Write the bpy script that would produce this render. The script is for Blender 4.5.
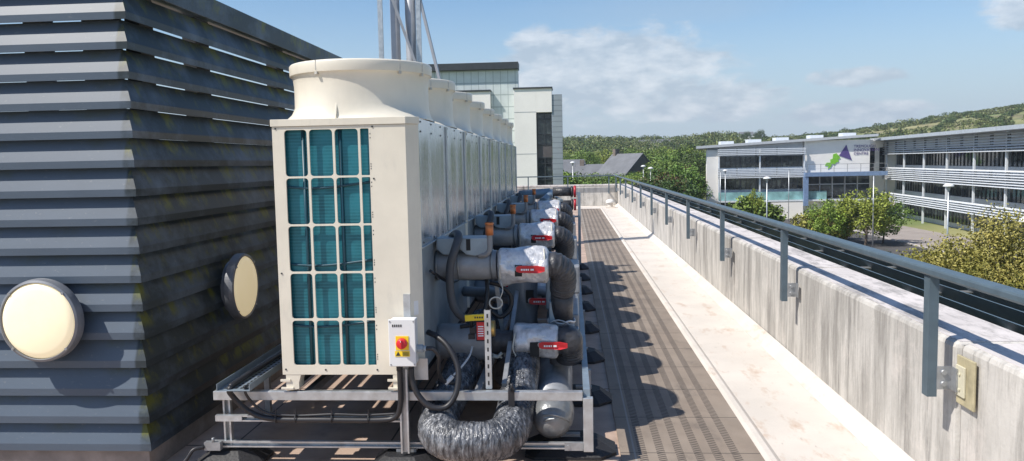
import bpy, bmesh, math, random
import numpy as np
from mathutils import Vector, Matrix
R = math.radians
random.seed(7)
rng = np.random.default_rng(11)
for o in list(bpy.data.objects): bpy.data.objects.remove(o)
S = bpy.context.scene
COL = S.collection

# ------------------------------------------------------------------ camera
cd = bpy.data.cameras.new('camera'); cam = bpy.data.objects.new('camera', cd); COL.objects.link(cam)
cd.sensor_width = 36; cd.lens = 28.125; cd.clip_start = 0.05; cd.clip_end = 20000
# exact basis: level horizon tilted 1.15 deg, aisle vanishing at pixel (570,162)
_F, _r = 800.0, math.atan(0.020)
_d = Vector((570-512, 162-230.5, _F)).normalized()
_n = _d.cross(Vector((math.cos(_r), -math.sin(_r), 0))).normalized()
if _n.y < 0: _n = -_n
_x = _n.cross(_d)
_M = Matrix((_x, _d, -_n))                       # rows: world X, Y, Z seen in camera axes (x right, y down, z ahead)
rt, dn, fw = _M.col[0], _M.col[1], _M.col[2]
cam.matrix_world = Matrix(((rt[0], -dn[0], -fw[0], 0), (rt[1], -dn[1], -fw[1], 0), (rt[2], -dn[2], -fw[2], 1.8), (0, 0, 0, 1)))
S.camera = cam

# ------------------------------------------------------------------ sun and sky
SUNV = Vector((-0.69, -0.39, 1.0)).normalized()          # towards the sun
sl = bpy.data.lights.new('sun', 'SUN'); sl.energy = 4.6; sl.angle = R(0.53); sl.color = (1.0, 0.945, 0.87)
so = bpy.data.objects.new('sun', sl); COL.objects.link(so); so.rotation_euler = SUNV.to_track_quat('Z', 'Y').to_euler()
so.location = (-20, -8, 30)
W = bpy.data.worlds.new('World'); S.world = W; W.use_nodes = True
nt = W.node_tree; nt.nodes.clear()
def wn(t, **k):
    n = nt.nodes.new(t)
    for a, b in k.items(): setattr(n, a, b)
    return n
sky = wn('ShaderNodeTexSky', sky_type='NISHITA', sun_disc=False, sun_elevation=math.asin(SUNV.z),
         sun_rotation=math.atan2(SUNV.x, SUNV.y), altitude=60, air_density=1.0, dust_density=0.5, ozone_density=1.8)
tc = wn('ShaderNodeTexCoord'); sep = wn('ShaderNodeSeparateXYZ'); nt.links.new(tc.outputs['Generated'], sep.inputs[0])
def wmath(op, a, b=None, c=None, clamp=False):
    n = wn('ShaderNodeMath', operation=op, use_clamp=clamp)
    for i, v in enumerate((a, b, c)):
        if v is None: continue
        if isinstance(v, (int, float)): n.inputs[i].default_value = v
        else: nt.links.new(v, n.inputs[i])
    return n.outputs[0]
az = wmath('ARCTAN2', sep.outputs[0], sep.outputs[1])     # direction east of the aisle
el = wmath('ARCSINE', sep.outputs[2])
cmb = wn('ShaderNodeCombineXYZ'); nt.links.new(az, cmb.inputs[0]); nt.links.new(wmath('MULTIPLY', el, 2.3), cmb.inputs[1])
def wnoise(scale, det, rough, off=0.0, dist=0.0):
    m = wn('ShaderNodeMapping'); nt.links.new(cmb.outputs[0], m.inputs[0]); m.inputs['Location'].default_value = (off, off*.7, off)
    n = wn('ShaderNodeTexNoise'); n.inputs['Scale'].default_value = scale; n.inputs['Detail'].default_value = det
    n.inputs['Roughness'].default_value = rough; n.inputs['Distortion'].default_value = dist
    nt.links.new(m.outputs[0], n.inputs['Vector']); return n.outputs[0]
def blob(a0, e0, ra, re):
    da = wmath('DIVIDE', wmath('SUBTRACT', az, a0), ra); de = wmath('DIVIDE', wmath('SUBTRACT', el, e0), re)
    q = wmath('ADD', wmath('MULTIPLY', da, da), wmath('MULTIPLY', de, de))
    return wmath('SUBTRACT', 1.0, q, clamp=True)
def wmax(*v):
    r = v[0]
    for x in v[1:]: r = wmath('MAXIMUM', r, x)
    return r
# cumulus banks where the photograph has them
puffs = wmax(blob(.015, .128, .085, .036), blob(.10, .118, .06, .035), blob(.06, .105, .19, .075), blob(-.03, .14, .06, .04), blob(.495, .150, .055, .030),
             blob(.16, .070, .15, .035), blob(.33, .050, .11, .018), blob(-.10, .10, .08, .03), blob(.33,.09,.07,.015))
n1 = wnoise(19, 9, .62, 3.1, .4); n2 = wnoise(5, 5, .55, 7.7)
dens = wmath('ADD', wmath('MULTIPLY', n1, .95), wmath('MULTIPLY', puffs, .58))
cum = wn('ShaderNodeMapRange', interpolation_type='SMOOTHSTEP'); nt.links.new(dens, cum.inputs[0])
cum.inputs[1].default_value = .62; cum.inputs[2].default_value = .90
veil_b = wmax(blob(.09, .175, .24, .030), blob(.20, .05, .75, .09), blob(.55, .17, .30, .05))
hz = wn('ShaderNodeMapRange', interpolation_type='SMOOTHSTEP'); nt.links.new(el, hz.inputs[0])
hz.inputs[1].default_value = .22; hz.inputs[2].default_value = .0; hz.inputs[3].default_value = 0; hz.inputs[4].default_value = 1.25
veil = wmath('MULTIPLY', veil_b, wmath('ADD', wmath('MULTIPLY', n2, 1.2), -.12, clamp=True), clamp=True)
shade = wnoise(19, 6, .6, 5.5)
cr = wn('ShaderNodeValToRGB'); nt.links.new(shade, cr.inputs[0])
cr.color_ramp.elements[0].position = .38; cr.color_ramp.elements[0].color = (3.4, 4.0, 4.7, 1)
cr.color_ramp.elements[1].position = .66; cr.color_ramp.elements[1].color = (6.0, 6.25, 6.6, 1)
mx0 = wn('ShaderNodeMix', data_type='RGBA'); nt.links.new(wmath('MAXIMUM', wmath('MULTIPLY', veil, .62, clamp=True), wmath('MULTIPLY', hz.outputs[0], .72, clamp=True)), mx0.inputs[0])
hsv = wn('ShaderNodeHueSaturation'); hsv.inputs['Saturation'].default_value = 1.18; nt.links.new(sky.outputs[0], hsv.inputs['Color'])
hsv.inputs['Value'].default_value = .97
nt.links.new(hsv.outputs[0], mx0.inputs[6]); mx0.inputs[7].default_value = (3.2, 4.0, 4.9, 1)
mx = wn('ShaderNodeMix', data_type='RGBA'); nt.links.new(wmath('MULTIPLY', cum.outputs[0], .74), mx.inputs[0])
nt.links.new(mx0.outputs[2], mx.inputs[6]); nt.links.new(cr.outputs[0], mx.inputs[7])
bg = wn('ShaderNodeBackground'); bg.inputs[1].default_value = .120
out = wn('ShaderNodeOutputWorld'); nt.links.new(mx.outputs[2], bg.inputs[0]); nt.links.new(bg.outputs[0], out.inputs[0])
S.view_settings.view_transform = 'Standard'; S.view_settings.look = 'None'; S.view_settings.gamma = 1
S.view_settings.exposure = 0.30; S.view_settings.use_curve_mapping = False
S.render.engine = 'CYCLES'

# ------------------------------------------------------------------ materials
MATS = {}
def mat(name, col, rough=.6, metal=0.0, var=.12, vscale=3.0, bump=0.0, bscale=30.0, stretch=(1, 1, 1), col2=None, lo=.35, hi=.65, spec=.5, trans=0, rvar=0.0, detail=6):
    if name in MATS: return MATS[name]
    m = bpy.data.materials.new(name); m.use_nodes = True; MATS[name] = m
    t = m.node_tree; b = t.nodes['Principled BSDF']
    b.inputs['Roughness'].default_value = rough; b.inputs['Metallic'].default_value = metal
    b.inputs['Specular IOR Level'].default_value = spec
    if trans: b.inputs['Transmission Weight'].default_value = trans
    c = t.nodes.new('ShaderNodeTexCoord'); mp = t.nodes.new('ShaderNodeMapping'); mp.inputs['Scale'].default_value = stretch
    t.links.new(c.outputs['Object'], mp.inputs[0])
    n = t.nodes.new('ShaderNodeTexNoise'); n.inputs['Scale'].default_value = vscale; n.inputs['Detail'].default_value = detail; n.inputs['Roughness'].default_value = .6
    t.links.new(mp.outputs[0], n.inputs['Vector'])
    r = t.nodes.new('ShaderNodeValToRGB'); t.links.new(n.outputs[0], r.inputs[0])
    r.color_ramp.elements[0].position = lo; r.color_ramp.elements[1].position = hi
    c2 = col2 if col2 else tuple(min(1, x*(1+var)) for x in col)
    c1 = col if col2 else tuple(x*(1-var) for x in col)
    r.color_ramp.elements[0].color = (*c1, 1); r.color_ramp.elements[1].color = (*c2, 1)
    t.links.new(r.outputs[0], b.inputs['Base Color'])
    if rvar:
        mr = t.nodes.new('ShaderNodeMapRange'); t.links.new(n.outputs[0], mr.inputs[0]); mr.inputs[1].default_value = .3; mr.inputs[2].default_value = .7
        mr.inputs[3].default_value = max(.02, rough-rvar); mr.inputs[4].default_value = min(1, rough+rvar); t.links.new(mr.outputs[0], b.inputs['Roughness'])
    if bump:
        n2 = t.nodes.new('ShaderNodeTexNoise'); n2.inputs['Scale'].default_value = bscale; n2.inputs['Detail'].default_value = 5
        t.links.new(mp.outputs[0], n2.inputs['Vector'])
        bp = t.nodes.new('ShaderNodeBump'); bp.inputs['Strength'].default_value = bump; bp.inputs['Distance'].default_value = .02
        t.links.new(n2.outputs[0], bp.inputs['Height']); t.links.new(bp.outputs[0], b.inputs['Normal'])
    return m
def N(m, t, **k):
    n = m.node_tree.nodes.new(t)
    for a, b in k.items(): setattr(n, a, b)
    return n
def L(m, a, b): m.node_tree.links.new(a, b)
def base_in(m): return m.node_tree.nodes['Principled BSDF'].inputs['Base Color']
def base_src(m): return base_in(m).links[0].from_socket
def overlay(m, fac, col, strength=1.0):
    src = base_src(m); x = N(m, 'ShaderNodeMix', data_type='RGBA')
    f = N(m, 'ShaderNodeMath', operation='MULTIPLY'); f.use_clamp = True; L(m, fac, f.inputs[0]); f.inputs[1].default_value = strength
    L(m, f.outputs[0], x.inputs[0]); L(m, src, x.inputs[6]); x.inputs[7].default_value = (*col, 1); L(m, x.outputs[2], base_in(m))
def nmask(m, scale, lo, hi, stretch=(1, 1, 1), loc=(0, 0, 0), detail=6, rough=.6):
    c = N(m, 'ShaderNodeTexCoord'); mp = N(m, 'ShaderNodeMapping'); mp.inputs['Scale'].default_value = stretch; mp.inputs['Location'].default_value = loc
    L(m, c.outputs['Object'], mp.inputs[0]); n = N(m, 'ShaderNodeTexNoise'); n.inputs['Scale'].default_value = scale; n.inputs['Detail'].default_value = detail; n.inputs['Roughness'].default_value = rough
    L(m, mp.outputs[0], n.inputs['Vector']); r = N(m, 'ShaderNodeMapRange'); L(m, n.outputs[0], r.inputs[0])
    r.inputs[1].default_value = lo; r.inputs[2].default_value = hi; return r.outputs[0]
def mmath(m, op, a, b=None, clamp=False):
    n = N(m, 'ShaderNodeMath', operation=op, use_clamp=clamp)
    for i, v in enumerate((a, b)):
        if v is None: continue
        if isinstance(v, (int, float)): n.inputs[i].default_value = v
        else: L(m, v, n.inputs[i])
    return n.outputs[0]
def coord(m, kind='Object'):
    c = N(m, 'ShaderNodeTexCoord'); s = N(m, 'ShaderNodeSeparateXYZ'); L(m, c.outputs[kind], s.inputs[0]); return s.outputs

cream = mat('cream_paint', (.72, .665, .55), .42, var=.05, vscale=4)
overlay(cream, nmask(cream, 9, .56, .75, (1, 1, .35)), (.50, .48, .42), .5)
overlay(cream, nmask(cream, 17, .60, .74, (1.6, 1.6, .10), (3, 1, 5), detail=8, rough=.7), (.46, .42, .34), .35)
cowlm = mat('cowl_plastic', (.72, .67, .565), .38, var=.04, vscale=5)
overlay(cowlm, nmask(cowlm, 7, .56, .8, (1, 1, .3), (4, 2, 1)), (.52, .49, .42), .35)
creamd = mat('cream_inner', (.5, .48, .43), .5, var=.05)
coil = mat('coil_fins', (.018, .15, .19), .35, .25, var=.25, vscale=6)
cx = coord(coil)
w = mmath(coil, 'FRACT', mmath(coil, 'MULTIPLY', cx[2], 52.0)); overlay(coil, mmath(coil, 'GREATER_THAN', w, .62), (.035, .20, .25), .7)
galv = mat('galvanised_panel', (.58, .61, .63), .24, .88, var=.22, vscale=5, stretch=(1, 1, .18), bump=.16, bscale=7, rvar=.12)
overlay(galv, nmask(galv, 14, .50, .70, (1, 1.6, .12)), (.76, .77, .78), .6)  # pale upright streaks paint reflections into the metal's colour
galvl = mat('dull_galvanised_panel', (.36, .40, .42), .5, .45, var=.16, vscale=4, bump=.08, bscale=8)
steel = mat('galvanised_steel', (.52, .54, .55), .42, .70, var=.14, vscale=14, rvar=.1)
dull = mat('dull_steel', (.36, .37, .38), .5, .6, var=.15, vscale=12)
darks = mat('dark_recess_metal', (.04, .043, .046), .6, .2)
slot = mat('slot_dark', (.02, .02, .02), .8)
rubber = mat('black_rubber', (.018, .018, .020), .62, var=.3, bump=.25, bscale=60)
cable_m = mat('black_cable', (.022, .022, .025), .45)
hosem = mat('dark_hose', (.055, .058, .065), .5, var=.2, bump=.1)
insul = mat('grey_insulation', (.27, .28, .295), .42, .12, var=.16, vscale=7, bump=.5, bscale=9)
insul2 = mat('blue_grey_sheet', (.25, .31, .36), .42, .35, var=.15, vscale=6, bump=.15, bscale=7)
foil = mat('silver_jacket', (.60, .60, .61), .34, .35, var=.22, vscale=16, bump=1.0, bscale=16, rvar=.1)
overlay(foil, nmask(foil, 22, .56, .70, (1, 1, 1), (2, 5, 1), detail=9), (.30, .30, .31), .5)
bag = mat('grey_wrap', (.24, .25, .255), .34, .35, var=.2, vscale=8, bump=.9, bscale=8)
blackpipe = mat('black_insulation', (.05, .05, .055), .42, 0, var=.3, vscale=12, bump=.5, bscale=26)
hose = mat('taped_black_hose', (.035, .038, .045), .27, .2, var=.3, vscale=20, bump=1.0, bscale=30, stretch=(1.5, .8, .45), rvar=.12)
overlay(hose, mmath(hose, 'MULTIPLY', nmask(hose, 24, .42, .62, (1.8, .9, .5), (3, 1, 2), detail=10, rough=.8), nmask(hose, 5, .36, .52, (1, 1, 1), (7, 1, 2), detail=4)), (.36, .37, .39), .8)
redm = mat('red_lever', (.60, .022, .03), .35, var=.08)
redd = mat('red_flange', (.42, .02, .035), .45, var=.1)
yellow = mat('yellow_plate', (.85, .60, .02), .4, var=.05)
white = mat('white_plastic', (.72, .72, .71), .4, var=.04)
ink = mat('black_ink', (.03, .03, .03), .6)
winkm = mat('white_ink', (.85, .85, .85), .6)
brass = mat('brass', (.55, .36, .12), .35, .8)
copper = mat('copper_stub', (.50, .17, .06), .45, .45, var=.2)
# louvre paint
louv = mat('slate_blue_paint', (.078, .104, .138), .46, 0, var=.05, vscale=2.5, stretch=(1, 1, 3), spec=.42)
overlay(louv, nmask(louv, 26, .62, .72, (1, 1, 2.2), (2, 0, 1)), (.22, .23, .23), .35)
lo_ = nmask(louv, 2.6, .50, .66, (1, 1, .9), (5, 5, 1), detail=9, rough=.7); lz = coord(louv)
fr = mmath(louv, 'FRACT', mmath(louv, 'DIVIDE', mmath(louv, 'SUBTRACT', lz[2], .14), .168))
up = N(louv, 'ShaderNodeMapRange'); L(louv, fr, up.inputs[0]); up.inputs[1].default_value = .56; up.inputs[2].default_value = .76
overlay(louv, mmath(louv, 'MULTIPLY', lo_, up.outputs[0]), (.075, .078, .010), .35)
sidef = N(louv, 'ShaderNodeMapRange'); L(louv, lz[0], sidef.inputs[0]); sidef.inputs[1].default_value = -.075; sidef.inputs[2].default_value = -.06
overlay(louv, mmath(louv, 'MULTIPLY', nmask(louv, 1.7, .38, .55, (1, 1, 1.2), (9, 2, 4), detail=9, rough=.7), sidef.outputs[0]), (.013, .020, .020), .85)  # darkens only the side face: its shade put into the colour, with dark algae
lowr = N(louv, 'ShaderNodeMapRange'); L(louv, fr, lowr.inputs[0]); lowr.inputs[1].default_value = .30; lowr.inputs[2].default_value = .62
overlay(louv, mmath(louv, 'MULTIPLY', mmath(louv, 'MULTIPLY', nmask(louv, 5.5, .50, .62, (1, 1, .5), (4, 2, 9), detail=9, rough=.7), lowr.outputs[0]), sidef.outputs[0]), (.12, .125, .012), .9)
# railing paint, concrete
railm = mat('slate_rail_paint', (.085, .120, .145), .42, 0, var=.10, vscale=9)
conc = mat('painted_concrete', (.54, .515, .475), .85, 0, var=.12, vscale=1.6, bump=.15, bscale=40)
overlay(conc, nmask(conc, 2.9, .44, .60, (1, 1.7, .22), (1, 0, 0), detail=10, rough=.72), (.25, .235, .215), .85)
overlay(conc, nmask(conc, 8, .56, .68, (1, 2.0, .11), (1, 4, 0), detail=8, rough=.7), (.10, .095, .09), .8)
overlay(conc, nmask(conc, 2.2, .55, .7, (1, 1, 1), (8, 4, 0), detail=9, rough=.75), (.66, .60, .55), .6)
overlay(conc, nmask(conc, 1.1, .52, .68, (1, 1, .8), (3, 9, 0), detail=10, rough=.8), (.36, .34, .31), .6)
copm = mat('coping_concrete', (.60, .555, .53), .85, 0, var=.10, vscale=2, bump=.15, bscale=40)
overlay(copm, nmask(copm, 4, .48, .62, (1.6, .55, 1), detail=10, rough=.75), (.20, .19, .18), .7)
gut = mat('pink_white_roof_coating', (.61, .56, .50), .8, 0, var=.08, vscale=1.3, bump=.06, bscale=50)
overlay(gut, nmask(gut, 3.2, .55, .72, (1.7, .6, 1), (2, 2, 0), detail=10, rough=.7), (.42, .27, .17), .75)
overlay(gut, nmask(gut, 15, .62, .72, (1, .4, 1), (4, 7, 0), detail=8, rough=.7), (.25, .20, .17), .55)
felt = mat('brown_roof_membrane', (.44, .325, .255), .75, 0, var=.16, vscale=2.2, bump=.1, bscale=60)
overlay(felt, nmask(felt, 5, .52, .72, (1, 1, 1), (1, 8, 0), detail=9), (.26, .18, .14), .6)
fc = coord(felt)
for ax, pit, off in ((1, 1.32, .35), (0, 1.02, .18)):
    q = mmath(felt, 'FRACT', mmath(felt, 'DIVIDE', mmath(felt, 'ADD', fc[ax], off), pit)); overlay(felt, mmath(felt, 'LESS_THAN', q, .012), (.05, .035, .03), .9)
walk = mat('grey_walkway_tile', (.235, .190, .150), .8, 0, var=.13, vscale=2.4, bump=.06, bscale=80)
overlay(walk, nmask(walk, 1.3, .45, .7, (1.5, .6, 1), (3, 3, 0), detail=10), (.32, .27, .22), .7)
overlay(walk, nmask(walk, 5, .55, .68, (1, .5, 1), (6, 3, 0), detail=9, rough=.75), (.12, .10, .085), .55)
wc = coord(walk)
xs = mmath(walk, 'FRACT', mmath(walk, 'DIVIDE', mmath(walk, 'SUBTRACT', wc[0], .395), .112))
band = mmath(walk, 'MULTIPLY', mmath(walk, 'LESS_THAN', xs, .46), mmath(walk, 'MULTIPLY', mmath(walk, 'GREATER_THAN', wc[0], .395), mmath(walk, 'LESS_THAN', wc[0], 1.01)))
ys = mmath(walk, 'FRACT', mmath(walk, 'DIVIDE', mmath(walk, 'ADD', wc[1], mmath(walk, 'MULTIPLY', wc[0], .45)), .034))
dash = mmath(walk, 'MULTIPLY', band, mmath(walk, 'LESS_THAN', ys, .52))
overlay(walk, dash, (.055, .045, .038), .9)
yq = mmath(walk, 'FRACT', mmath(walk, 'DIVIDE', mmath(walk, 'ADD', wc[1], .01), .69)); overlay(walk, mmath(walk, 'LESS_THAN', yq, .014), (.05, .042, .036), .9)
edge = mmath(walk, 'LESS_THAN', mmath(walk, 'ABSOLUTE', mmath(walk, 'SUBTRACT', wc[0], .372)), .006); overlay(walk, edge, (.33, .31, .28), .8)
# far buildings
bwhite = mat('white_render', (.82, .79, .74), .8, 0, var=.05, vscale=.4)
bgrey = mat('grey_cladding', (.30, .335, .36), .5, .2, var=.08, vscale=.6)
cz = coord(bgrey); overlay(bgrey, mmath(bgrey, 'LESS_THAN', mmath(bgrey, 'FRACT', mmath(bgrey, 'MULTIPLY', cz[2], 2.2)), .18), (.19, .21, .23), .8)
gtile = mat('pale_green_glazed_tile', (.60, .65, .63), .3, 0, var=.09, vscale=.9)
cg = coord(gtile)
for i, s in ((0, 1.55), (2, .95)):
    overlay(gtile, mmath(gtile, 'LESS_THAN', mmath(gtile, 'FRACT', mmath(gtile, 'MULTIPLY', cg[i], s)), .10), (.30, .35, .34), .7)
roofd = mat('dark_roof_edge', (.04, .045, .05), .5)
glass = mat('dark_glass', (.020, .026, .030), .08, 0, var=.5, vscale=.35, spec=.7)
overlay(glass, nmask(glass, .9, .50, .62, (1, 1, 1.4), (3, 1, 0), detail=3), (.10, .12, .11), .6)  # paler patches are reflections painted into the panes
frame_d = mat('dark_window_frame', (.03, .035, .04), .5)
silverp = mat('silver_louvre_paint', (.76, .79, .82), .4, .15, var=.06)
silverd = mat('grey_sill_panel', (.52, .54, .57), .5, .1, var=.06)
roofl = mat('pale_grey_roof', (.50, .52, .54), .6, 0, var=.06)
bluep = mat('blue_grey_beam', (.17, .25, .40), .45)
gbal = mat('greenish_glass_balustrade', (.22, .40, .40), .12, 0, var=.35, vscale=.6)
purple = mat('purple_sign', (.10, .07, .22), .5); green = mat('green_sign', (.20, .50, .04), .5)
slate = mat('slate_roof', (.15, .155, .165), .7, 0, var=.15, vscale=.6); stone = mat('brown_stone_gable', (.17, .14, .12), .85, 0, var=.2, vscale=1.0)
asph = mat('asphalt', (.085, .08, .078), .85, 0, var=.15, vscale=.5)
pave = mat('pale_paving', (.32, .28, .25), .85, 0, var=.12, vscale=.5)
ground = mat('grass_ground', (.12, .15, .05), .95, 0, vscale=.012, col2=(.34, .32, .14), lo=.42, hi=.60)
overlay(ground, nmask(ground, .03, .52, .62, (1, 1, 1), (40, 5, 0)), (.12, .085, .05), .6)
overlay(ground, nmask(ground, .009, .52, .56, (1, .5, 1), (11, 50, 0), detail=3), (.13, .20, .05), .8)
bark = mat('bark', (.09, .07, .055), .9, 0, var=.2, vscale=8)
def leafmat(name, c1, c2):
    m = mat(name, c1, .55, 0, vscale=.9, col2=c2, lo=.3, hi=.7, spec=.3)
    g = N(m, 'ShaderNodeNewGeometry'); src = base_src(m)
    hs = N(m, 'ShaderNodeHueSaturation'); L(m, src, hs.inputs['Color'])
    v = N(m, 'ShaderNodeMapRange'); L(m, g.outputs['Random Per Island'], v.inputs[0]); v.inputs[3].default_value = .62; v.inputs[4].default_value = 1.45
    oi = N(m, 'ShaderNodeObjectInfo'); h = N(m, 'ShaderNodeMapRange'); L(m, oi.outputs['Random'], h.inputs[0]); h.inputs[3].default_value = .478; h.inputs[4].default_value = .515
    L(m, v.outputs[0], hs.inputs['Value']); L(m, h.outputs[0], hs.inputs['Hue']); L(m, hs.outputs[0], base_in(m))
    return m
leafA = leafmat('mid_green_leaves', (.085, .15, .028), (.17, .26, .05))
leafB = leafmat('dark_green_leaves', (.04, .07, .018), (.08, .12, .03))
leafC = leafmat('light_green_leaves', (.16, .22, .03), (.26, .33, .06))
leafD = leafmat('golden_green_leaves', (.16, .18, .03), (.36, .34, .09))
leafE = leafmat('bronze_leaves', (.085, .055, .03), (.13, .09, .04))
leafF = leafmat('far_wood_leaves', (.075, .105, .03), (.20, .215, .075))

# ------------------------------------------------------------------ mesh helpers
def tag(o, label=None, cat=None, group=None, kind=None):
    if label: o['label'] = label
    if cat: o['category'] = cat
    if group: o['group'] = group
    if kind: o['kind'] = kind
    return o
CAM_SCALE = None        # while the roof plant is built: (factor, rise) scaling it about the camera
def put(p):
    return tuple(p) if CAM_SCALE is None else (p[0]*CAM_SCALE[0], p[1]*CAM_SCALE[0], p[2]*CAM_SCALE[0]+CAM_SCALE[1])
def empty(name, loc=(0, 0, 0), label=None, cat=None, group=None, rz=0):
    o = bpy.data.objects.new(name, None); COL.objects.link(o); o.location = put(loc); o.rotation_euler = (0, 0, rz); o.empty_display_size = .1
    return tag(o, label, cat, group)
def worldpos(o):
    v = Vector(o.location); p = o.parent
    while p: v += Vector(p.location); p = p.parent
    return v
class MB:
    def __init__(s): s.v = []; s.f = []; s.m = []; s.sm = []; s.cur = 0; s.smooth = False
    def add(s, vs, fs):
        b = len(s.v); s.v += [tuple(x) for x in vs]
        for f in fs: s.f.append([b+i for i in f]); s.m.append(s.cur); s.sm.append(s.smooth)
        return s
    def box(s, a, b, ch=0.0):
        x0, y0, z0 = (min(a[i], b[i]) for i in range(3)); x1, y1, z1 = (max(a[i], b[i]) for i in range(3))
        if ch <= 0:
            return s.add([(x0, y0, z0), (x1, y0, z0), (x1, y1, z0), (x0, y1, z0), (x0, y0, z1), (x1, y0, z1), (x1, y1, z1), (x0, y1, z1)],
                         [(3, 2, 1, 0), (4, 5, 6, 7), (0, 1, 5, 4), (1, 2, 6, 5), (2, 3, 7, 6), (3, 0, 4, 7)])
        bm = bmesh.new(); bmesh.ops.create_cube(bm, size=1)
        for v in bm.verts: v.co = Vector(((v.co.x+.5)*(x1-x0)+x0, (v.co.y+.5)*(y1-y0)+y0, (v.co.z+.5)*(z1-z0)+z0))
        bmesh.ops.bevel(bm, geom=bm.edges[:], offset=ch, segments=2, affect='EDGES', profile=.5)
        bm.verts.index_update(); s.add([v.co[:] for v in bm.verts], [[v.index for v in f.verts] for f in bm.faces]); bm.free(); return s
    def bar(s, p, q, w, h=None, up=(0, 0, 1)):
        h = h or w; p = Vector(p); q = Vector(q); d = (q-p).normalized(); u = Vector(up)
        if abs(d.dot(u)) > .98: u = Vector((0, 1, 0))
        a = d.cross(u).normalized(); b = a.cross(d)
        vs = []
        for c in (p, q):
            for i, j in ((-1, -1), (1, -1), (1, 1), (-1, 1)): vs.append(c+a*(i*w/2)+b*(j*h/2))
        return s.add(vs, [(3, 2, 1, 0), (4, 5, 6, 7), (0, 1, 5, 4), (1, 2, 6, 5), (2, 3, 7, 6), (3, 0, 4, 7)])
    def tube(s, pts, r, n=16, ribs=None, cap=True, smooth=True):
        pts = [Vector(p) for p in pts]; m = len(pts); rs = r if hasattr(r, '__len__') else [r]*m
        vs = []; prev = None
        for i, p in enumerate(pts):
            d = (pts[min(i+1, m-1)]-pts[max(i-1, 0)]).normalized()
            if prev is None:
                u = Vector((0, 0, 1)) if abs(d.z) < .9 else Vector((1, 0, 0)); a = d.cross(u).normalized()
            else: a = (prev-d*prev.dot(d)).normalized()
            prev = a; b = d.cross(a)
            for k in range(n):
                t = 2*math.pi*k/n; vs.append(p+(a*math.cos(t)+b*math.sin(t))*rs[i])
        fs = [[i*n+k, i*n+(k+1) % n, (i+1)*n+(k+1) % n, (i+1)*n+k] for i in range(m-1) for k in range(n)]
        o = s.smooth; s.smooth = smooth; s.add(vs, fs); s.smooth = False
        if cap:
            b0 = len(s.v)-m*n
            s.f.append([b0+k for k in range(n)][::-1]); s.m.append(s.cur); s.sm.append(False)
            s.f.append([b0+(m-1)*n+k for k in range(n)]); s.m.append(s.cur); s.sm.append(False)
        s.smooth = o; return s
    def lathe(s, prof, c, n=48, axis='Z', smooth=True):
        vs = []
        for (r, z) in prof:
            for k in range(n):
                t = 2*math.pi*k/n; a, b = r*math.cos(t), r*math.sin(t)
                p = (a, b, z) if axis == 'Z' else ((z, a, b) if axis == 'X' else (b, z, a))
                vs.append((c[0]+p[0], c[1]+p[1], c[2]+p[2]))
        m = len(prof); fs = [[i*n+k, i*n+(k+1) % n, (i+1)*n+(k+1) % n, (i+1)*n+k] for i in range(m-1) for k in range(n)]
        o = s.smooth; s.smooth = smooth; s.add(vs, fs); s.smooth = o; return s
    def build(s, name, mats, parent=None, label=None, bevel=0.0):
        me = bpy.data.meshes.new(name); off = worldpos(parent) if parent else Vector((0, 0, 0))
        me.from_pydata([(x-off.x, y-off.y, z-off.z) for x, y, z in (put(p) for p in s.v)], [], s.f)
        for mm in (mats if isinstance(mats, (list, tuple)) else [mats]): me.materials.append(mm)
        me.polygons.foreach_set('material_index', s.m); me.polygons.foreach_set('use_smooth', s.sm)
        me.update()
        bm = bmesh.new(); bm.from_mesh(me); bmesh.ops.recalc_face_normals(bm, faces=bm.faces[:]); bm.to_mesh(me); bm.free()
        o = bpy.data.objects.new(name, me); COL.objects.link(o)
        if parent: o.parent = parent
        if bevel:
            md = o.modifiers.new('bevel', 'BEVEL'); md.width = bevel; md.segments = 2; md.limit_method = 'ANGLE'
        if label: o['label'] = label
        return o
def copy_tree(o, parent=None):
    c = o.copy(); COL.objects.link(c)
    if parent is not None: c.parent = parent
    for ch in list(o.children): copy_tree(ch, c)
    return c
def spline(pts, n=8):
    P = [Vector(p) for p in pts]; P = [P[0]*2-P[1]]+P+[P[-1]*2-P[-2]]; out = []
    for i in range(1, len(P)-2):
        for k in range(n):
            t = k/n; a, b, c, d = P[i-1:i+3]
            out.append(.5*((2*b)+(c-a)*t+(2*a-5*b+4*c-d)*t*t+(3*b-a-3*c+d)*t**3))
    out.append(P[-2]); return out
ORD = ['nearest', 'second', 'third', 'fourth', 'fifth', 'sixth', 'seventh', 'eighth', 'ninth', 'tenth', 'eleventh', 'twelfth', 'thirteenth']
def text_mesh(s, size, m, parent, name, loc, rot, ext=.002, label=None):
    cu = bpy.data.curves.new(name, 'FONT'); cu.body = s; cu.size = size; cu.extrude = ext; cu.align_x = 'LEFT'
    t = bpy.data.objects.new('tmp', cu); COL.objects.link(t); bpy.context.view_layer.update()
    me = bpy.data.meshes.new_from_object(t); bpy.data.objects.remove(t); me.name = name
    me.materials.clear(); me.materials.append(m)
    o = bpy.data.objects.new(name, me); COL.objects.link(o)
    o.parent = parent; o.location = Vector(loc)-(worldpos(parent) if parent else Vector((0, 0, 0))); o.rotation_euler = rot
    return o

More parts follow.
